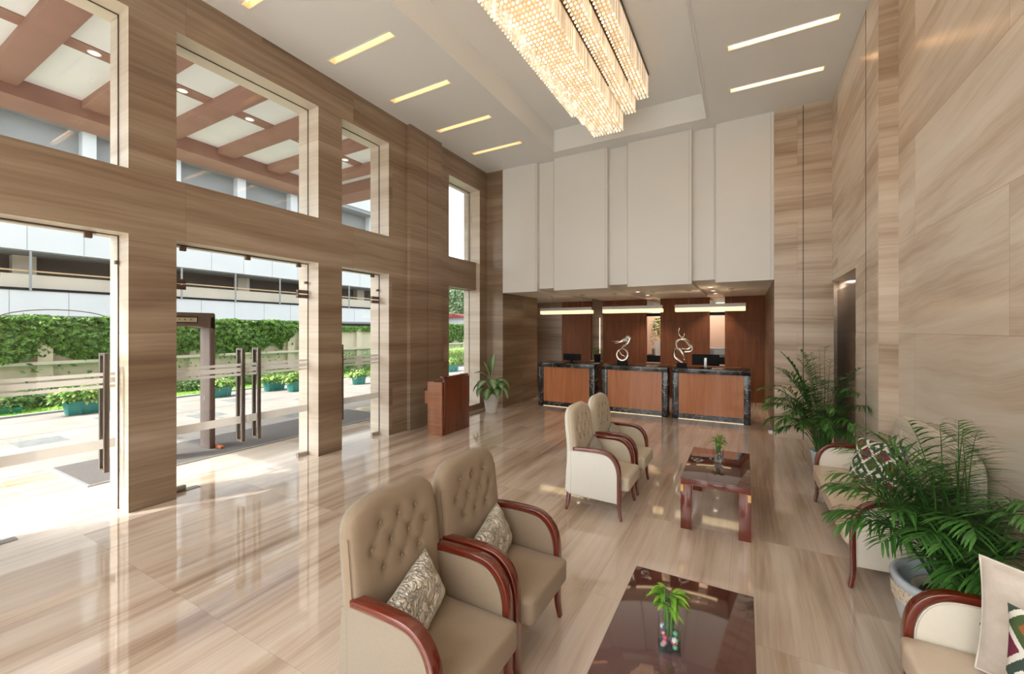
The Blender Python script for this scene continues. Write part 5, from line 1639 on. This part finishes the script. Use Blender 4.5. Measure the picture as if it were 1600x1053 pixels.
# turquoise planters
def planter(label, loc, w, d_, h, n, fh, spread, seed, rz=0.0, mat=None):
    t = thing('trough_planter', label, 'planter', loc, rz, 'turquoise planters along the driveway')
    bm = bmesh.new()
    a, b = d_ / 2, w / 2
    v0 = [(-a * 0.8, -b * 0.9, 0), (a * 0.8, -b * 0.9, 0), (a * 0.8, b * 0.9, 0), (-a * 0.8, b * 0.9, 0)]
    v1 = [(-a, -b, h), (a, -b, h), (a, b, h), (-a, b, h)]
    q0 = [bm.verts.new(p) for p in v0]; q1 = [bm.verts.new(p) for p in v1]
    bm.faces.new(q0[::-1]); bm.faces.new(q1)
    for i in range(4): bm.faces.new((q0[i], q0[(i + 1) % 4], q1[(i + 1) % 4], q1[i]))
    link_mesh('trough', bm, M_TURQ, t, bevel=0.01)
    bm = bmesh.new()
    for (x0, x1, y0, y1) in ((-a - 0.015, a + 0.015, -b - 0.015, -b + 0.02), (-a - 0.015, a + 0.015, b - 0.02, b + 0.015), (-a - 0.015, -a + 0.02, -b, b), (a - 0.02, a + 0.015, -b, b)):
        box(bm, x0, x1, y0, y1, h - 0.02, h + 0.015)
    link_mesh('rim', bm, M_TURQ, t)
    bm = bmesh.new()
    for y in (-b * 0.45, b * 0.45): box(bm, a * 0.84, a * 0.98, y - 0.02, y + 0.02, 0.01, h * 0.92)
    link_mesh('rib', bm, M_TURQ, t)
    r = random.Random(seed); V, Fc = [], []
    for i in range(n):
        a2 = r.uniform(0, 2 * PI); q = r.random() ** 0.5
        p = (spread * 0.5 * q * math.cos(a2) * 0.6, (w / 2 + spread * 0.35) * q * math.sin(a2), h + fh * r.uniform(0.0, 1.0) * (1.15 - q * 0.6))
        leaf_blade(V, Fc, p, (math.cos(a2), math.sin(a2), r.uniform(-0.3, 0.9)), r.uniform(0.10, 0.18), 0.07, 0.9, 3, fold=0.2)
    from_data('foliage', V, Fc, mat or M_PLANTERLEAF, t)
    return t
planter('long turquoise trough planter with bushy leaves, outside the first door', (-13.55, 3.80, -0.012), 0.85, 0.34, 0.30, 420, 0.42, 0.6, 1)
planter('planter of dark leaves at the left edge of the first door', (-14.9, 2.75, 0.01), 0.5, 0.3, 0.12, 220, 0.4, 0.5, 8, mat=M_SHRUB)
planter('small turquoise planter right behind the metal detector', (-13.4, 6.55, -0.012), 0.5, 0.34, 0.28, 220, 0.30, 0.45, 2)
planter('turquoise planter just right of the door handles', (-13.3, 8.10, -0.012), 0.55, 0.34, 0.28, 240, 0.34, 0.5, 3)
planter('turquoise planter nearest the right jamb of the double doors', (-12.55, 8.35, -0.012), 0.45, 0.34, 0.30, 260, 0.36, 0.45, 4)
planter('lone turquoise planter seen through the third door', (-12.15, 10.5, -0.012), 0.42, 0.36, 0.26, 200, 0.30, 0.40, 5, R(-30))
planter('turquoise planter outside the last narrow window', (-12.0, 15.75, -0.012), 0.7, 0.36, 0.30, 260, 0.35, 0.45, 6)

# entrance mat
t = thing('entrance_mat', 'long grey entrance mat with metal edging outside the doors', 'mat', (-7.78, 4.48, 0))
bx('matting', M_MAT, t, -0.66, 0.66, -2.48, 2.48, 0.0, 0.018)
bm = bmesh.new()
for (a, b, c, d_) in ((-0.69, 0.69, -2.51, -2.48), (-0.69, 0.69, 2.48, 2.51), (-0.69, -0.66, -2.48, 2.48), (0.66, 0.69, -2.48, 2.48)): box(bm, a, b, c, d_, 0.0, 0.02)
link_mesh('edging', bm, M_MATEDGE, t)

# walk-through metal detector
def detector():
    t = thing('walk_through_metal_detector', 'brown walk-through metal detector frame outside the double doors', 'metal detector', (-7.72, 3.16, 0.018))
    for s_ in (-1, 1):
        y = s_ * 0.42
        bx('side_panel', M_GATE, t, -0.16, 0.14, y - 0.035, y + 0.035, 0.0, 2.14, bevel=0.012)
        bx('panel_edge', M_GATE_D, t, 0.14, 0.17, y - 0.04, y + 0.04, 0.0, 2.14, bevel=0.01)
        bx('foot', M_ORANGE, t, -0.12, 0.32, y - 0.03 + s_ * 0.07, y + 0.03 + s_ * 0.07, 0.0, 0.045, bevel=0.008)
    bm = bmesh.new()
    prism(bm, [(-0.455, 2.18), (-0.44, 2.20), (0.44, 2.20), (0.46, 2.18), (0.46, 1.93), (0.38, 1.955), (0.2, 1.985), (-0.2, 1.985), (-0.38, 1.955), (-0.455, 1.93)], -0.16, 0.17, 'YZ')
    link_mesh('header', bm, M_GATE_D, t, bevel=0.008)
    bx('display_panel', M_BLACK, t, 0.168, 0.178, -0.20, 0.21, 2.035, 2.135, bevel=0.004)
    bx('display_screen', plain('greenish display', (0.45, 0.40, 0.27), 0.3), t, 0.178, 0.181, -0.17, 0.19, 2.05, 2.12)
    bm = bmesh.new()
    for y in (-0.12, -0.05, 0.02, 0.1): box(bm, 0.181, 0.183, y, y + 0.015, 2.08, 2.095)
    link_mesh('display_marks', bm, M_BLACK, t)
    bx('lock_plate', M_STEEL, t, -0.03, 0.02, 0.38, 0.3855 - 0.001, 0.78, 0.86)
detector()

# ------------------------------------------------------------------ porte cochere
def canopy():
    t = thing('entrance_canopy', 'sandstone beam canopy with white soffit boards outside the upper windows', 'canopy', (0, 0, 0))
    X0, X1 = -11.13, -6.19; NEAR, FAR = -0.08, 8.60
    bx('edge_beam', M_SANDSTONE, t, -11.90, X0, NEAR - 0.4, FAR + 0.7, 6.03, 6.75)
    bx('end_beam', M_SANDSTONE, t, X0, X1, FAR, FAR + 0.7, 6.03, 6.75)
    bx('end_beam', M_SANDSTONE, t, X0, X1, NEAR - 0.4, NEAR, 6.03, 6.75)
    y = 0.63
    for k in range(7):
        if y < 8.0: bx('cross_beam', M_SANDSTONE, t, X0, X1, y, y + 0.38, 6.21, 6.40, bevel=0.004)
        y += 1.19
    bx('centre_beam', M_SANDSTONE, t, -9.15, -8.85, NEAR, FAR, 6.335, 6.40)
    bx('wall_beam', M_SANDSTONE, t, -6.75, X1, NEAR, FAR, 6.21, 6.40)
    bx('soffit_board', M_PANELW, t, X0, X1, NEAR, FAR, 6.352, 6.45)
canopy()
lbl = ['canopy downlight seen in the first upper window', 'canopy downlight at the left of the wide upper window', 'canopy downlight in the middle of the wide upper window', 'canopy downlight at the right of the wide upper window', 'canopy downlight in the narrow upper window', 'canopy downlight furthest from the camera']
for k in range(6):
    downlight(-9.0, 2.58 + 1.19 * k, 6.335, 0.085, lbl[k], 'downlights in the canopy', 0, emissive('canopy lamp lens', (1.0, 0.9, 0.7), 0.9))

# ------------------------------------------------------------------ building opposite
def building():
    t = thing('office_building', 'pale concrete building with balconies across the driveway', 'building', (-22.0, 0, 0))
    YS0, YS1 = -6.0, 26.0
    def p(name, mat, *d): return bx(name, mat, t, *d)
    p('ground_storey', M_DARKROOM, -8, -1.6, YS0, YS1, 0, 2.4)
    p('parapet', M_PARAPET, -0.25, 0, YS0, YS1, 2.43, 3.33)
    p('parapet_cap', M_BLACK, -0.28, 0.03, YS0, YS1, 3.33, 3.42)
    p('cream_band', M_CREAMWALL, -0.6, -0.30, YS0, YS1, 3.2, 3.92)
    p('slab', M_GREYCONC, -8, 0, YS0, YS1, 2.35, 2.45)
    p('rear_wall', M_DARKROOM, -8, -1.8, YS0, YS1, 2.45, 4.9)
    p('slab', M_GREYCONC, -8, -0.1, YS0, YS1, 4.70, 4.80)
    p('parapet', M_PARAPET, -0.25, 0.05, YS0, YS1, 4.74, 6.35)
    p('grey_wall', M_GREYCONC, -8, -0.5, YS0, YS1, 6.3, 9.75)
    p('slab', M_GREYCONC, -8, 0.3, YS0, YS1, 9.55, 9.75)
    p('parapet', M_PARAPET, -0.1, 0.35, YS0, YS1, 9.75, 10.75)
    p('window_band', M_BLUEGLASS, -8, -0.8, YS0, YS1, 10.75, 13.2)
    p('roof', M_PARAPET, -8, 0.2, YS0, YS1, 13.2, 13.8)
    for k in range(10):
        y = -2.2 + 2.8 * k
        p('white_post', M_PARAPET, -0.5, -0.1, y - 0.20, y + 0.20, 6.35, 9.55)
    for k in range(8):
        y = -3.0 + 3.9 * k
        p('pillar', M_CREAMWALL, -1.9, -1.4, y - 0.3, y + 0.3, 2.45, 4.70)
    for k in range(22):
        y = YS0 + 1.45 * k
        bx('panel_joint', M_GREYCONC, t, 0.0, 0.004, y, y + 0.015, 2.45, 3.33); bx('panel_joint', M_GREYCONC, t, 0.05, 0.054, y + 0.4, y + 0.415, 4.76, 6.33)
    bm = bmesh.new(); box(bm, -0.03, 0.02, YS0, YS1, 3.99, 4.04); link_mesh('handrail', plain_bm(bm), plain('brass handrail', (0.55, 0.38, 0.2), 0.4), t)
    for k in range(13):
        y = -4.4 + 2.26 * k
        p('rail_post', M_GREYCONC, 0.03, 0.08, y - 0.03, y + 0.03, 3.33, 4.72)
def plain_bm(bm): return bm
building()

# wire arch above the creeper
bm = bmesh.new()
tube(bm, [(-16.3, 3.95 + 1.15 * math.cos(a), 2.15 + 0.34 * math.sin(a)) for a in [PI * k / 16 for k in range(17)]], 0.012, 6)
tag(link_mesh('wire_arch', bm, M_BRONZE, smooth=True), 'thin curved wire arch rising above the creeper', 'wire')

# trees and small house beyond, seen through the last window
rng = random.Random(17)
def tree(label, loc, h, r_, n, lsz=0.16):
    t = thing('tree', label, 'tree', loc, 0, 'trees beyond the compound')
    bm = bmesh.new(); tube(bm, [(0, 0, -0.1), (0.1, 0.1, h * 0.35), (0.0, 0.2, h * 0.6)], [0.22, 0.17, 0.09], 10)
    tube(bm, [(0.1, 0.1, h * 0.35), (0.9, 0.4, h * 0.6)], [0.1, 0.04], 6); tube(bm, [(0.05, 0.1, h * 0.38), (-0.8, -0.4, h * 0.62)], [0.1, 0.04], 6)
    link_mesh('trunk', bm, plain('tree bark', (0.14, 0.10, 0.07), 0.9, noise=0.3), t, smooth=True)
    V, Fc = [], []
    cl = [(rng.uniform(-1, 1) * r_ * 0.6, rng.uniform(-1, 1) * r_ * 0.6, h * 0.68 + rng.uniform(-1, 1) * r_ * 0.5, r_ * rng.uniform(0.35, 0.55)) for _ in range(12)]
    def fn(r):
        c = r.choice(cl); d = Vector((r.gauss(0, 1), r.gauss(0, 1), r.gauss(0, 1))).normalized()
        q = c[3] * (r.random() ** 0.35)
        return ((c[0] + d.x * q, c[1] + d.y * q, c[2] + d.z * q), d)
    scatter_leaves(V, Fc, fn, n, lsz, rng)
    from_data('crown', V, Fc, M_TREE, t)
tree('dusty green tree with full crown outside the last window', (-27.5, 37.5, 0), 7.0, 3.0, 9000)
tree('paler tree standing further back outside the last window', (-33.0, 44.5, 0), 8.0, 3.4, 8000)
t = thing('small_house', 'white walled house with red roof behind the far creeper', 'house', (-22.5, 33.2, 0))
bx('wall', M_PARAPET, t, -2, 2.5, -4, -1, 0, 2.95)
bm = bmesh.new(); prism(bm, [(-2.3, 2.95), (2.8, 2.95), (0.3, 3.35)], -4.3, -0.7); link_mesh('roof', bm, plain('red roof sheet', (0.32, 0.07, 0.06), 0.6), t)
